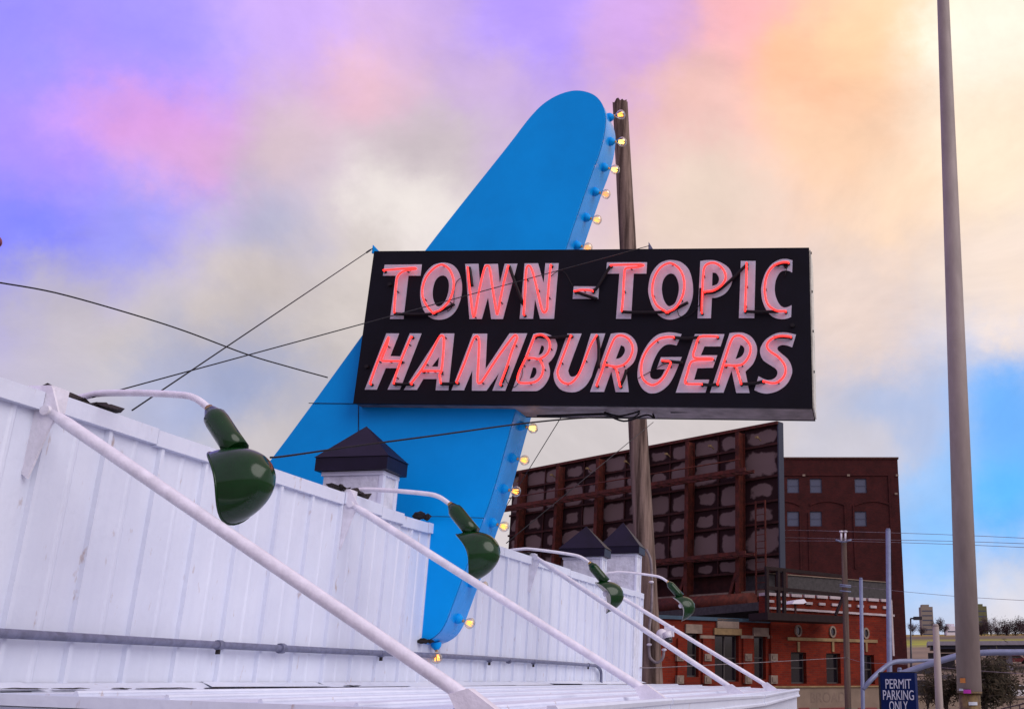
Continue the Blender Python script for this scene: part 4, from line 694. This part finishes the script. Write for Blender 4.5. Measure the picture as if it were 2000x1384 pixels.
# faded lettering on the base wall
def text_mesh(body, size, name):
    cu = bpy.data.curves.new(name, 'FONT'); cu.body = body; cu.size = size; cu.align_x = 'CENTER'; cu.align_y = 'CENTER'; cu.extrude = .002
    to = bpy.data.objects.new('tmp', cu); C.objects.link(to); me = bpy.data.meshes.new_from_object(to.evaluated_get(bpy.context.evaluated_depsgraph_get())); bpy.data.objects.remove(to); bpy.data.curves.remove(cu); me.name = name; return me
me = text_mesh('BROAD', .52, 'lettering'); x, z = fo.px(1617, 1362, -.13)
for v in me.vertices: v.co = (x + v.co.x, -.133 - v.co.z, z + v.co.y)
me.materials.append(MT['ghost']); inst('lettering', me, ob)
# red garage awnings along the pavement, only their tops in view
for u0, u1 in ((1560, 1580), (1600, 1653), (1676, 1712)):
    h = hole(fo, u0, u1, 1381, 1400, -.13); MB().prism([(h[0], -.131, h[3]), (h[0], -.5, h[2]), (h[0], -.131, h[2])], (h[1] - h[0], 0, 0)).build('shop_awning', 'carred', ob, local=True)
# grey low roof between shop and warehouse
h = hole(fo, 1500, 1737, 1133, 1163, 6); lr = MB().box(h[0], h[1], 6, 13.9, zR - .3, h[3] + .1).build('penthouse', 'roofgrey', ob, local=True)
MB().box(h[0], h[1] + .05, 5.94, 6.2, h[3] + .1, h[3] + .14).build('coping', 'tanwall', lr, local=True)

# ------------------------------------------------------------------ back of the billboard on the shop roof
fbb = Fr(1528, 46, -32)
zT = fbb.px(1528, 828)[1]; xR = 0.; xL = fbb.px(1003, 925)[0]; zBt = fbb.px(1528, 1112)[1]
HB = zT - zBt; WB = xR - xL
bbd = thing('billboard', fbb.W((xL + xR) / 2, 0, zL - .2), 'large rusty red billboard seen from behind above the orange brick shop', 'billboard', rz=fbb.a)
bx = (xL + xR) / 2; z0_ = zL - .2
def Lb(m_, name, mt, parent=None):                   # local: x along board from its middle, y away, z up from the base
    o = MB(); o.v = [Vector((p.x - bx, p.y, p.z - z0_)) for p in m_.v]; o.f = m_.f; o.sm = m_.sm; return o.build(name, mt, parent or bbd, local=True)
posts = [xL + WB * t for t in (.07, .235, .40, .565, .73, .895)]
rows = [zT - HB * t for t in (0, .135, .36, .53, .68, .895, 1.0)]
cols = sorted([xL, xR] + posts + [(a + b) / 2 for a, b in zip(posts, posts[1:])] )
pmat = bpy.data.materials.new('panelback'); pmat.use_nodes = True; n, l = pmat.node_tree.nodes, pmat.node_tree.links; b = n['Principled BSDF']; b.inputs['Roughness'].default_value = .9; b.inputs['Specular IOR Level'].default_value = .15
tc = n.new('ShaderNodeTexCoord'); gm = n.new('ShaderNodeMapping'); gm.inputs['Location'].default_value = (-.5, 0, -.45); l.new(tc.outputs['Generated'], gm.inputs[0]); g2 = n.new('ShaderNodeMapping'); g2.inputs['Scale'].default_value = (2.1, 0, 2.5); l.new(gm.outputs[0], g2.inputs[0])
q1 = n.new('ShaderNodeVectorMath'); q1.operation = 'MULTIPLY'; l.new(g2.outputs[0], q1.inputs[0]); l.new(g2.outputs[0], q1.inputs[1])
q2 = n.new('ShaderNodeVectorMath'); q2.operation = 'LENGTH'; l.new(q1.outputs[0], q2.inputs[0]); ln = n.new('ShaderNodeMath'); ln.operation = 'SQRT'; l.new(q2.outputs['Value'], ln.inputs[0])
oi = n.new('ShaderNodeObjectInfo'); nz = n.new('ShaderNodeTexNoise'); nz.inputs['Scale'].default_value = 1.6; nz.inputs['Detail'].default_value = 6; nz.noise_dimensions = '4D'; l.new(tc.outputs['Object'], nz.inputs['Vector']); om = n.new('ShaderNodeMath'); om.operation = 'MULTIPLY'; l.new(oi.outputs['Random'], om.inputs[0]); om.inputs[1].default_value = 40; l.new(om.outputs[0], nz.inputs['W'])
ad = n.new('ShaderNodeMath'); ad.operation = 'MULTIPLY_ADD'; l.new(nz.outputs['Fac'], ad.inputs[0]); ad.inputs[1].default_value = 1.3; l.new(ln.outputs[0], ad.inputs[2])
a2 = n.new('ShaderNodeMath'); a2.operation = 'MULTIPLY_ADD'; l.new(oi.outputs['Random'], a2.inputs[0]); a2.inputs[1].default_value = .55; l.new(ad.outputs[0], a2.inputs[2])
rm = n.new('ShaderNodeMapRange'); l.new(a2.outputs[0], rm.inputs[0]); rm.inputs[1].default_value = 1.68; rm.inputs[2].default_value = 1.84
mxn = n.new('ShaderNodeMix'); mxn.data_type = 'RGBA'; l.new(rm.outputs[0], mxn.inputs[0]); mxn.inputs[6].default_value = (.155, .112, .106, 1); mxn.inputs[7].default_value = (.022, .009, .010, 1); l.new(mxn.outputs[2], b.inputs['Base Color']); MT['panelback'] = pmat
for xa, xb in zip(cols, cols[1:]):
    for za, zb in zip(rows, rows[1:]):
        Lb(MB().box(xa + .02, xb - .02, -.03 + random.uniform(-.012, .012), .10, zb + .02, za - .02), 'panel', 'panelback')
Lb(MB().box(xL, xR, .10, .22, rows[-1], zT), 'face_sheet', 'roofgrey')
Lb(MB().box(xL - .05, xR + .05, -.20, .24, zT, zT + .14), 'top_rail', 'steelred2')
Lb(MB().box(xR, xR + .07, -.12, .26, rows[-1] - .1, zT + .12), 'edge_trim', 'steelblue')
for z in rows[1:]: Lb(MB().box(xL, xR, -.13, -.035, z - .05, z + .05), 'stringer', 'steelred')
for x in cols[1:-1]:
    if x not in posts: Lb(MB().box(x - .035, x + .035, -.10, -.034, rows[-1], zT - .02), 'batten', 'steelred')
for x in posts:                                      # I-beam posts carried down to the roof frame
    p = Lb(MB().box(x - .11, x + .11, -.60, -.56, z0_ + .05, zT - .15).box(x - .02, x + .02, -.56, -.16, z0_ + .05, zT - .15).box(x - .11, x + .11, -.16, -.132, z0_ + .05, zT - .15), 'post', 'steelred2')
    Lb(MB().beam((x, -.5, rows[-1] + .2), (x - .9, -.45, z0_ + .9), .16, .16), 'knee_brace', 'steelred2', p)
for z, dd_, w in ((rows[2] + .15, .0, .85), (rows[5] - .05, 0, .8)):         # catwalks hung off the posts
    cw = Lb(MB().box(xL - .5, xR - .9, -1.4, -1.32, z - .03, z + .14), 'catwalk', 'steelred2')
    Lb(MB().box(xL - .5, xR - .9, -.75, -.68, z - .03, z + .12), 'catwalk_beam', 'steelred2', cw)
    for i in range(24): x = xL - .4 + (WB - .6) * i / 23; Lb(MB().box(x - .05, x + .05, -1.32, -.75, z - .02, z + .03), 'slat', 'steelred', cw)
    if z > rows[4]: Lb(MB().tube([(xL - .4, -1.36, z + .55), (xR - 1.2, -1.36, z + .55)], .03, 6), 'hand_rail', 'steelred2', cw)
rr = random.Random(4)
for i in range(7):                                   # worklights and small fittings
    x = xL + WB * (.05 + .15 * i); z = rows[1] + .25; Lb(MB().beam((x, -.13, z), (x + .03, -.4, z + .12), .04, .04).box(x - .06, x + .06, -.5, -.38, z + .06, z + .16), 'floodlight', 'stone_y')
lx = xR - .75
ld = Lb(MB().box(lx - .3, lx - .24, -.5, -.44, z0_ + .3, rows[3]).box(lx + .24, lx + .3, -.5, -.44, z0_ + .3, rows[3]), 'ladder', 'steelred2')
z = z0_ + .5
while z < rows[3]: Lb(MB().box(lx - .24, lx + .24, -.48, -.455, z, z + .03), 'rung', 'steelred2', ld); z += .3
# big round torsion tube and roof frame
def dT(u, v, y=-.9): x, z = fbb.px(u, v, y); return Vector((x, y, z))
a, b_ = dT(1230, 1193), dT(1470, 1174); a.z = b_.z = (fbb.px(1380, 1178, -.9)[1])
Lb(MB().tube([a, b_], .36, 18), 'torsion_tube', 'steelred2')
Lb(MB().box(xL, xR + .3, -.5, -.1, z0_ + .05, z0_ + .35), 'base_beam', 'steelred')
Lb(MB().box(xL, xR, .3, .5, z0_ + .1, rows[-1]), 'screen', 'steelred')
Lb(MB().box(xL + WB * .42, xR - .6, -.35, -.2, rows[-1] - 1.15, rows[-1] - .85), 'plank', 'stone')
# service platform at the right end: a railed frame
fpl = Fr(1255, 35.5, 44); fpl.o = fo.W(0, -.95, 0); xo = fpl.px(1560, 1200)[0]; fpl.o = fpl.W(xo, 0, 0)
pf = thing('service_platform', fpl.W(0, 0, fpl.px(1560, 1200)[1]), 'dark railed steel service platform jutting right of the billboard', 'platform', rz=fpl.a)
zo = fpl.px(1560, 1200)[1]
X = lambda u, v: (fpl.px(u, v)[0], fpl.px(u, v)[1] - zo)
x0, x1 = X(1482, 1160)[0], X(1637, 1160)[0]; zt_, zm_ = X(1560, 1118)[1], X(1560, 1155)[1]
MB().box(x0, x1, -.5, .598, -.25, .0).build('deck', 'steeldark', pf, local=True)
for z in (zt_, zm_): MB().beam((x0, -.38, z + .03), (x1, -.38, z - .06), .10, .12).build('rail', 'steeldark', pf, local=True)
for u in (1485, 1507, 1518, 1636): x = X(u, 1160)[0]; MB().box(x - .055, x + .055, -.44, -.33, 0, zt_ + .02).build('stanchion', 'steeldark', pf, local=True)
MB().beam((X(1618, 1160)[0], -.36, .02), (x1 - .05, -.36, zm_ - .05), .09, .09).build('strut', 'steeldark', pf, local=True)
for u in (1500, 1620): x = X(u, 1160)[0]; MB().box(x - .06, x + .06, .60, .885, -.11, -.01).build('wall_bracket', 'steeldark', pf, local=True)
fx, fz = X(1538, 1180); fl = thing('flood_lamp', fpl.W(fx, -.55, zo), 'white flat flood lamp on the service platform front', 'lamp', rz=fpl.a)
MB().prism([(-.32, -.1, fz - .02), (-.20, -.1, fz + .1), (.24, -.1, fz + .17), (.36, -.1, fz + .06), (.20, -.1, fz - .0)], (0, .4, 0)).build('housing', 'plasticwhite', fl, local=True)
MB().box(-.03, .03, .08, .14, .0, fz).build('stem', 'steelred', fl, local=True)

# ------------------------------------------------------------------ street poles, signal masts, permit sign
def vpole(name, u0, v0, u1, v1, w0, w1, D, m, label, cat='pole', foot=True, n=14):
    a, b = onR(u0, v0, D), onR(u1, v1, D); d = (b - a).normalized(); e = a + d * (a.z / -d.z) if d.z < 0 else Vector((b.x, b.y, 0)); sc_ = (a - CAM).dot(FW) / F, (b - CAM).dot(FW) / F
    r0, r1 = w0 / 2 * sc_[0], w1 / 2 * sc_[1]; t = thing(name, (e.x, e.y, 0), label, cat)
    MB().tube([a, b, e], [r0, r1, r1 * 1.05], n).build('shaft', m, t); MB().tube([a + Vector((0, 0, .0)), a + Vector((0, 0, .03))], [r0 * 1.06, r0 * .7], n).build('cap', m, t)
    if foot: MB().box(e.x - r1 * 1.8, e.x + r1 * 1.8, e.y - r1 * 1.8, e.y + r1 * 1.8, -.02, .05).build('base_plate', m, t)
    return t, e
# tall tapered street pole at the right
a0, a1 = onR(1840.5, -40, 13.5), onR(1893.5, 1352, 13.5)
sp = thing('street_light_pole', (a1.x + .01, a1.y, 0), 'tall tapered brown grey street pole at the right with stickers near its foot', 'street pole')
s0, s1 = (a0 - CAM).dot(FW) / F, (a1 - CAM).dot(FW) / F
top = a0 + (a0 - a1) * .12
MB().tube([top, a0, a1.lerp(a0, .5), a1], [22 / 2 * s0 * .9, 22.5 / 2 * s0, (22.5 * s0 + 48 * s1) / 4, 48 / 2 * s1], 28).build('shaft', 'polepaint', sp)
dn = (a1 - a0).normalized(); ft = a1 + dn * (a1.z / -dn.z)
MB().tube([a1 + dn * .005, ft], [41 / 2 * s1, 43 / 2 * s1], 20).build('base', 'polebase', sp)
MB().tube([a1 - dn * .015, a1 + dn * .012], [49 / 2 * s1, 47 / 2 * s1], 24).build('collar', 'polebase', sp)
MB().beam(top, top + Vector((2.2, -.4, .25)), .08, .08).build('arm', 'polepaint', sp)
MB().ball(top + Vector((2.4, -.45, .25)), .3, 12, 6, (1.2, .6, .35)).build('lamp_head', 'polepaint', sp)
rad = 48 / 2 * s1
for u, v, w, h_, m_ in ((1880, 1328, 12, 9, 'sticker_o'), (1889, 1349.5, 15, 7, 'sticker_m'), (1877, 1346, 11, 4, 'sticker_w'), (1901, 1373, 18, 6, 'sticker_w')):
    c = onR(u, v, 13.5 - rad * .98); sx = (c - CAM).dot(FW) / F; ax = Vector((a1.x, a1.y, 0)); b = MB(); K = 6; vs = []
    r_ = rad * (1.02 if v < 1352 else .91) + .003; cu_ = a0.lerp(a1, (v + 40) / 1392); a_c = math.atan2((CAM - cu_).y, (CAM - cu_).x); off = (u - (1840.5 + (v + 40) / 1392 * 53)) * sx / r_
    for j in range(K + 1):
        an = a_c + math.asin(max(-.95, min(.95, off))) + (j / K - .5) * w * sx / r_
        vs += [(cu_.x + r_ * math.cos(an), cu_.y + r_ * math.sin(an), c.z - h_ * sx / 2), (cu_.x + r_ * math.cos(an), cu_.y + r_ * math.sin(an), c.z + h_ * sx / 2)]
    b.add(vs, [(2 * j, 2 * j + 2, 2 * j + 3, 2 * j + 1) for j in range(K)]).build('sticker', m_, sp)
vpole('bollard_post', 1827.5, 1222, 1835, 1384, 12, 15.5, 15.5, 'polepaint', 'shorter brown grey post just left of the tall street pole', 'post')
tp, e = vpole('timber_pole', 1648, 1052, 1656.5, 1384, 10.5, 13, 31, 'wood_dark', 'slim wooden utility pole in front of the orange shop', 'utility pole', False)
for (pa, pb_) in (((1632, 1054), (1643, 1057)), ((1652, 1057), (1663, 1053)), ((1643, 1057), (1652, 1057))): MB().tube([onR(*pa, 30.8), onR(*pb_, 30.8)], .03, 6).build('bracket', 'galvpole', tp)
for u in (1643, 1651): MB().tube([onR(u, 1056, 30.8), onR(u, 1037, 30.8)], .03, 8).tube([onR(u, 1039, 30.8), onR(u, 1036, 30.8)], .06, 8).build('insulator', 'plasticwhite', tp)
for v in (1141, 1144, 1153): MB().tube([onR(1640, v, 30.8), onR(1662, v + 2, 30.8)], .02, 6).build('spool', 'galvpole', tp)
mA, e = vpole('signal_mast', 1734.5, 1034, 1738, 1384, 9.5, 11, 27, 'galvpole', 'taller blue grey steel mast rising behind the permit sign', 'mast')
mB, e = vpole('signal_mast', 1681.5, 1130, 1685.5, 1384, 7, 8, 25, 'galvpole', 'shorter blue grey steel mast with a curved arm, left of permit sign', 'mast')
MB().tube(cr([onR(u, v, D) for u, v, D in ((1685, 1345, 25), (1700, 1328, 25), (1722, 1307, 25.2), (1745, 1292.5, 25.4), (1780, 1290, 25.8), (1830, 1288.5, 26))], 6), [.055] * 25 + [.04] * 6, 10).build('arm', 'galvpole', mB)
mC, e = vpole('signal_mast', 1757, 1306, 1757.5, 1384, 9, 10, 20, 'galvpole', 'low steel mast hidden behind the permit sign with a long arm rightwards', 'mast')
MB().tube(cr([onR(u, v, 20) for u, v in ((1757, 1316), (1775, 1310), (1800, 1301), (1840, 1288.5), (1880, 1278), (1930, 1273.5), (1980, 1273), (2060, 1272.5))], 6), .058, 10).build('arm', 'galvpole', mC)
sg = thing('traffic_signal', onR(2040, 1290, 20), 'traffic signal under the long mast arm beyond the frame', 'signal'); bpy.data.objects.remove(sg)
# permit sign
fs_ = Fr(1716, 9.5, -20)
ps = thing('permit_sign', fs_.W(fs_.px(1753, 1380)[0], .03, 0), 'navy blue permit parking sign with white capitals in the lower right', 'sign', rz=fs_.a)
ox = fs_.px(1753, 1380)[0]
h = [fs_.px(u, v) for u, v in ((1721, 1311.5), (1788, 1317), (1787.5, 1402), (1718, 1402))]; xa = fs_.px(1720, 1360)[0] - ox; xb = fs_.px(1788, 1360)[0] - ox; zt_ = fs_.px(1753, 1313)[1]; zb_ = zt_ - .52
MB().box(xa, xb, -.02, .045, zb_, zt_).build('panel', 'navy', ps, local=True)
MB().box(xa - .012, xb + .006, -.012, .055, zt_ - .0, zt_ + .008).box(xa - .02, xa - .001, -.015, .055, zb_, zt_).build('edge', 'tar', ps, local=True)
for body, u, v, sz in (('PERMIT', 1753.5, 1335.5, .118), ('PARKING', 1754, 1357.5, .118), ('ONLY', 1754, 1379, .118)):
    me = text_mesh(body, sz, 'lettering'); x, z = fs_.px(u, v); x -= ox; wd = max(v_.co.x for v_ in me.vertices) - min(v_.co.x for v_ in me.vertices); tw = {'PERMIT': 50, 'PARKING': 60, 'ONLY': 36}[body]; tws = (fs_.px(u + tw / 2, v)[0] - fs_.px(u - tw / 2, v)[0]) / wd
    for v_ in me.vertices: v_.co = (x + v_.co.x * tws, -.0225 - v_.co.z, z + v_.co.y * .98)
    me.materials.append(MT['signtext']); inst('lettering', me, ps)
MB().box(-.03, .03, .046, .09, 0, zt_ - .05).build('post', 'galvpole', ps, local=True)
# power lines over the street
for i, (v0, vm, v1) in enumerate(((1033, 1037, 1050), (1047, 1052, 1060), (1055, 1056, 1068))):
    wire('power_line', [onR(1440, v0, 64), onR(1560, (v0 + vm) / 2, 44), onR(1645, vm, 30.8), onR(1850, (vm + v1) / 2, 27), onR(2060, v1 + 3, 24)], .0065, ('upper', 'middle', 'lower')[i] + ' of three thin power lines passing the slim wooden pole top', 'signunder', cat='power line', group='power lines over the street')
wire('power_line', [onR(1655, 1143, 30.7), onR(1780, 1156, 27), onR(1900, 1166, 25), onR(2060, 1175, 23)], .005, 'single thin line low in the sky right of the warehouse', 'signunder', cat='power line')
wire('drop_cable', [onX(1250, 1303, XW + .02), onR(1300, 1302, 18.5), onR(1480, 1293, 24), onR(1640, 1284, 30.5), onR(1657, 1283, 30.7)], .007, 'pale cable from the diner corner to the slim wooden pole', 'signunder')
wire('drop_cable', [onR(1657, 1285, 30.7), onR(1690, 1293, 29), onR(1760, 1296, 27), onR(1900, 1308, 24), onR(2060, 1319, 22)], .006, 'cable from the slim wooden pole away past the street pole', 'signunder')
# dark red lamp tip poking in at the far left
p = onY(-17, 471, 9.); rl = thing('red_street_lamp', (p.x - 1.6, p.y, 0), 'dark red rounded lamp tip at the left picture edge', 'street lamp')
MB().ball(p, .10, 14, 10, (1.0, 1, .82)).build('lamp_head', 'magenta', rl); MB().tube([p, p + Vector((-1.55, 0, .1)), Vector((p.x - 1.6, p.y, p.z - .2)), Vector((p.x - 1.6, p.y, 0))], .04, 8).build('post', 'magenta', rl)

# ------------------------------------------------------------------ far right: overpass, hill, trees, towers, cars
fo2 = Fr(1815, 178, -2)
op = thing('overpass', fo2.W(12, 0, 0), 'pale concrete road overpass on dark piers in the far right distance', 'bridge', rz=fo2.a)
xa = fo2.px(1812, 1260)[0] - 12; xb = xa + 70; zt_ = fo2.px(1900, 1251)[1]; zb_ = fo2.px(1900, 1259)[1]; zu = fo2.px(1900, 1266)[1]
MB().box(xa, xb, 0, 12, zb_, zt_).build('parapet', 'concrete', op, local=True)
MB().box(xa + .5, xb, .6, 11.5, zu, zb_ - .02).build('deck', 'steelblue', op, local=True)
MB().box(xa + 1, xb, 2, 2.6, zu - .55, zu - .02).build('girder', 'roofgrey', op, local=True)
for u in (1820, 1962, 1975):
    x = fo2.px(u, 1290)[0] - 12; MB().box(x - .5, x + .5, 3, 5, 3.0, zu - .56).build('pier', 'roofgrey' if u != 1975 else 'concrete', op, local=True)
x = fo2.px(1840, 1290)[0] - 12; x2 = fo2.px(1868, 1290)[0] - 12; MB().box(x, x2, 6, 7, 3.2, zu - .56).build('abutment', 'plasticblack', op, local=True)
for (u0, u1, v0, v1, D, m_, lb, cat) in ((1800, 1823, 1184, 1236, 470, 'beige', 'distant beige tower block left of the street pole', 'building'), (1903, 1929, 1183, 1246, 460, 'olive', 'distant olive tower block right of the street pole', 'building'), (1849, 1872, 1222, 1236, 440, 'plasticwhite', 'low white distant building with a blue window band', 'building')):
    f_ = Fr((u0 + u1) / 2, D, 7); h = hole(f_, u0, u1, v0, v1); t = thing('far_building', f_.W(0, 0, h[2] - 4), lb, cat, rz=f_.a); zz = h[2] - 4
    MB().box(h[0], h[1], 0, 6, 0, h[3] - zz).build('wall', m_, t, local=True)
    MB().box(h[0] + .6, h[1] - 1.4, 1, 5, h[3] - zz + .01, h[3] - zz + 1.0).build('roof_plant', m_, t, local=True)
    nr = 6 if v1 - v0 > 30 else 1
    for i in range(nr):
        z = (h[3] - zz) * (1 - .13 * (i + .8)) if nr > 1 else (h[3] - zz) * .72
        MB().box(h[0] + .4, h[1] - .4, -.05, -.002, z - .5, z).build('window_band', 'winblue', t, local=True)
# bare trees on the hill: three shapes shared
def tree_meshes(seed, hh, spread, nleaf):
    rr = random.Random(seed); tk = MB(); tips = []
    tk.tube([(0, 0, 0), (rr.uniform(-.1, .1), 0, hh * .25), (rr.uniform(-.2, .2), 0, hh * .5)], [.05 * hh, .035 * hh, .022 * hh], 7)
    for i in range(9):
        a = rr.uniform(0, 6.28); z = hh * rr.uniform(.22, .5); e_ = Vector((math.cos(a) * spread * rr.uniform(.4, .9), math.sin(a) * spread * rr.uniform(.4, .9), hh * rr.uniform(.55, .95))); mid = Vector((e_.x * .4, e_.y * .4, (z + e_.z) / 2)); tk.tube([(0, 0, z), mid, e_], [.016 * hh, .010 * hh, .004 * hh], 5); tips += [mid, e_, (mid + e_) / 2]
    lf = MB()
    for i in range(nleaf):
        c = Vector(rr.choice(tips)) + Vector((rr.gauss(0, .22) * spread, rr.gauss(0, .22) * spread, rr.gauss(0, .10) * hh)); s_ = hh * rr.uniform(.012, .03); u_ = Vector((rr.gauss(0, 1), rr.gauss(0, 1), rr.gauss(0, 1))).normalized(); w_ = u_.orthogonal().normalized()
        lf.add([c - u_ * s_ * 2, c + w_ * s_ * .5, c + u_ * s_ * 2, c - w_ * s_ * .5], [(0, 1, 2, 3)])
    return tk.mesh('trunk'), lf.mesh('crown')
TV = [tree_meshes(i, 8., 3.6, 1500) for i in range(3)]
for t_, c_ in TV: t_.materials.append(MT['bark']); c_.materials.append(MT['twig'])
tl = ['leftmost bare tree of the far hill row beside the warehouse', 'bare tree on the far hill just below the beige tower', 'bare tree on the far hill right of the beige tower', 'small bare tree on the far hill beside the low white building', 'bare tree on the far hill against the olive tower', 'tall thin bare tree right of the olive tower', 'low bare tree in the gap of the far right row', 'broad brown bare tree in the far right row', 'bare tree behind the broad brown one at far right', 'rightmost bare tree on the far hill at the picture edge']
for i, (u, v0, v1, sx) in enumerate(((1783, 1216, 1240, 1.0), (1800, 1222, 1241, 1.2), (1833, 1209, 1241, .9), (1846, 1218, 1240, 1), (1918, 1212, 1250, .9), (1936, 1206, 1250, .8), (1950, 1220, 1250, 1.), (1968, 1214, 1252, 1.), (1984, 1208, 1252, 1.2), (2003, 1211, 1252, 1.2))):
    p = onR(u, v1, 430 - 3 * i); q = onR(u, v0, 430 - 3 * i); s_ = (q.z - p.z) / 7.6
    t = thing('bare_tree', p - Vector((0, 0, .4)), tl[i], 'tree', 'bare trees on the far hill', rz=i * 1.3); t.scale = (s_ * sx, s_ * sx, s_)
    inst('trunk', TV[i % 3][0], t); inst('crown', TV[i % 3][1], t)
# brown leafy tree near the street pole, and a small one beside the post
for j, (u, v0, v1, D, n_, lb, sxx) in enumerate(((1922, 1286, 1392, 70, 4200, 'dark brown leafy small tree right of the street pole foot', 1.5), (1850, 1302, 1395, 72, 2200, 'dark brown leafy small tree between the two posts', 1.1), (1975, 1330, 1400, 76, 500, 'sparse bare sapling leaning at lower right', .6), (1812, 1315, 1400, 74, 320, 'thin sparse sapling behind the permit sign', .6))):
    p = onR(u, v1, D); q = onR(u, v0, D); tm, lm = tree_meshes(20 + j, 8., 3.6, n_); s_ = (q.z) / 8.2
    tm.materials.append(MT['bark']); lm.materials.append(MT['leafbrown']); t = thing('leafy_tree', (p.x, p.y, 0), lb, 'tree'); t.scale = (s_ * sxx, s_ * sxx, s_); inst('trunk', tm, t); inst('crown', lm, t)
# car park lamp
pl_, e = vpole('parking_lamp', 1778.5, 1208, 1779.5, 1290, 3.2, 4, 88, 'plasticblack', 'thin black parking lamp with a box head beside the warehouse', 'street lamp')
a = onR(1778, 1207, 88); MB().beam(a, a + RT * .35, .12, .12).box(a.x + .25, a.x + .95, a.y - .3, a.y + .3, a.z - .12, a.z + .14).build('lamp_head', 'plasticblack', pl_)
# cars on the sloping lot
def car(u, v, D, m, label, rz, s=1.):
    p = onR(u, v, D); t = thing('parked_car', (p.x, p.y, hgt(p.x, p.y)), label, 'car', 'cars on the far parking lot', rz)
    prof = [(-2.1, .35), (-2.15, .75), (-1.5, .92), (-.9, 1.42), (.7, 1.45), (1.35, .95), (2.1, .80), (2.15, .35)]
    MB().prism([(x, -.85, z) for x, z in prof], (0, 1.7, 0)).build('body', m, t, local=True)
    MB().prism([(-1.25, -.87, .97), (-.82, -.87, 1.35), (.62, -.87, 1.37), (1.1, -.87, .98)], (0, 1.74, 0)).build('window', 'pane_dark', t, local=True)
    for x in (-1.35, 1.35):
        for y in (-.80, .62): MB().tube([(x, y - .07, .33), (x, y + .17, .33)], .33, 12).build('wheel', 'rubber', t, local=True)
for (u, v, D, m_, lb, rz) in ((1799, 1331, 128, 'carblack', 'dark parked car right of the permit sign, upper of two', .1), (1799, 1353, 118, 'carblack', 'dark parked car right of the permit sign, lower of two', .1), (1846, 1307, 140, 'carblack', 'dark parked car glimpsed between post and street pole', 1.4), (1984, 1287, 192, 'carred', 'small red car beneath the far overpass', .0), (1990, 1356, 116, 'carwhite', 'pale parked car at the lower right edge', .3), (1797, 1276, 165, 'carblack', 'dark car high on the lot beside the parking lamp', .2)):
    car(u, v, D, m_, lb, rz)
# handrail in the corner
ra, rb = onR(1958, 1383, 60), onR(2030, 1366, 52)
hr = thing('handrail', ((ra + rb) / 2).to_2d().to_3d(), 'rusty pipe handrail at the lower right corner', 'railing')
for k_ in range(3): MB().tube([ra - Vector((0, 0, .22 * k_)), rb - Vector((0, 0, .22 * k_))], .035, 8).build('rail', 'twig', hr)
for t_ in (.05, .5, .95): q = ra.lerp(rb, t_); MB().tube([q, Vector((q.x, q.y, 0))], .04, 8).build('post', 'twig', hr)
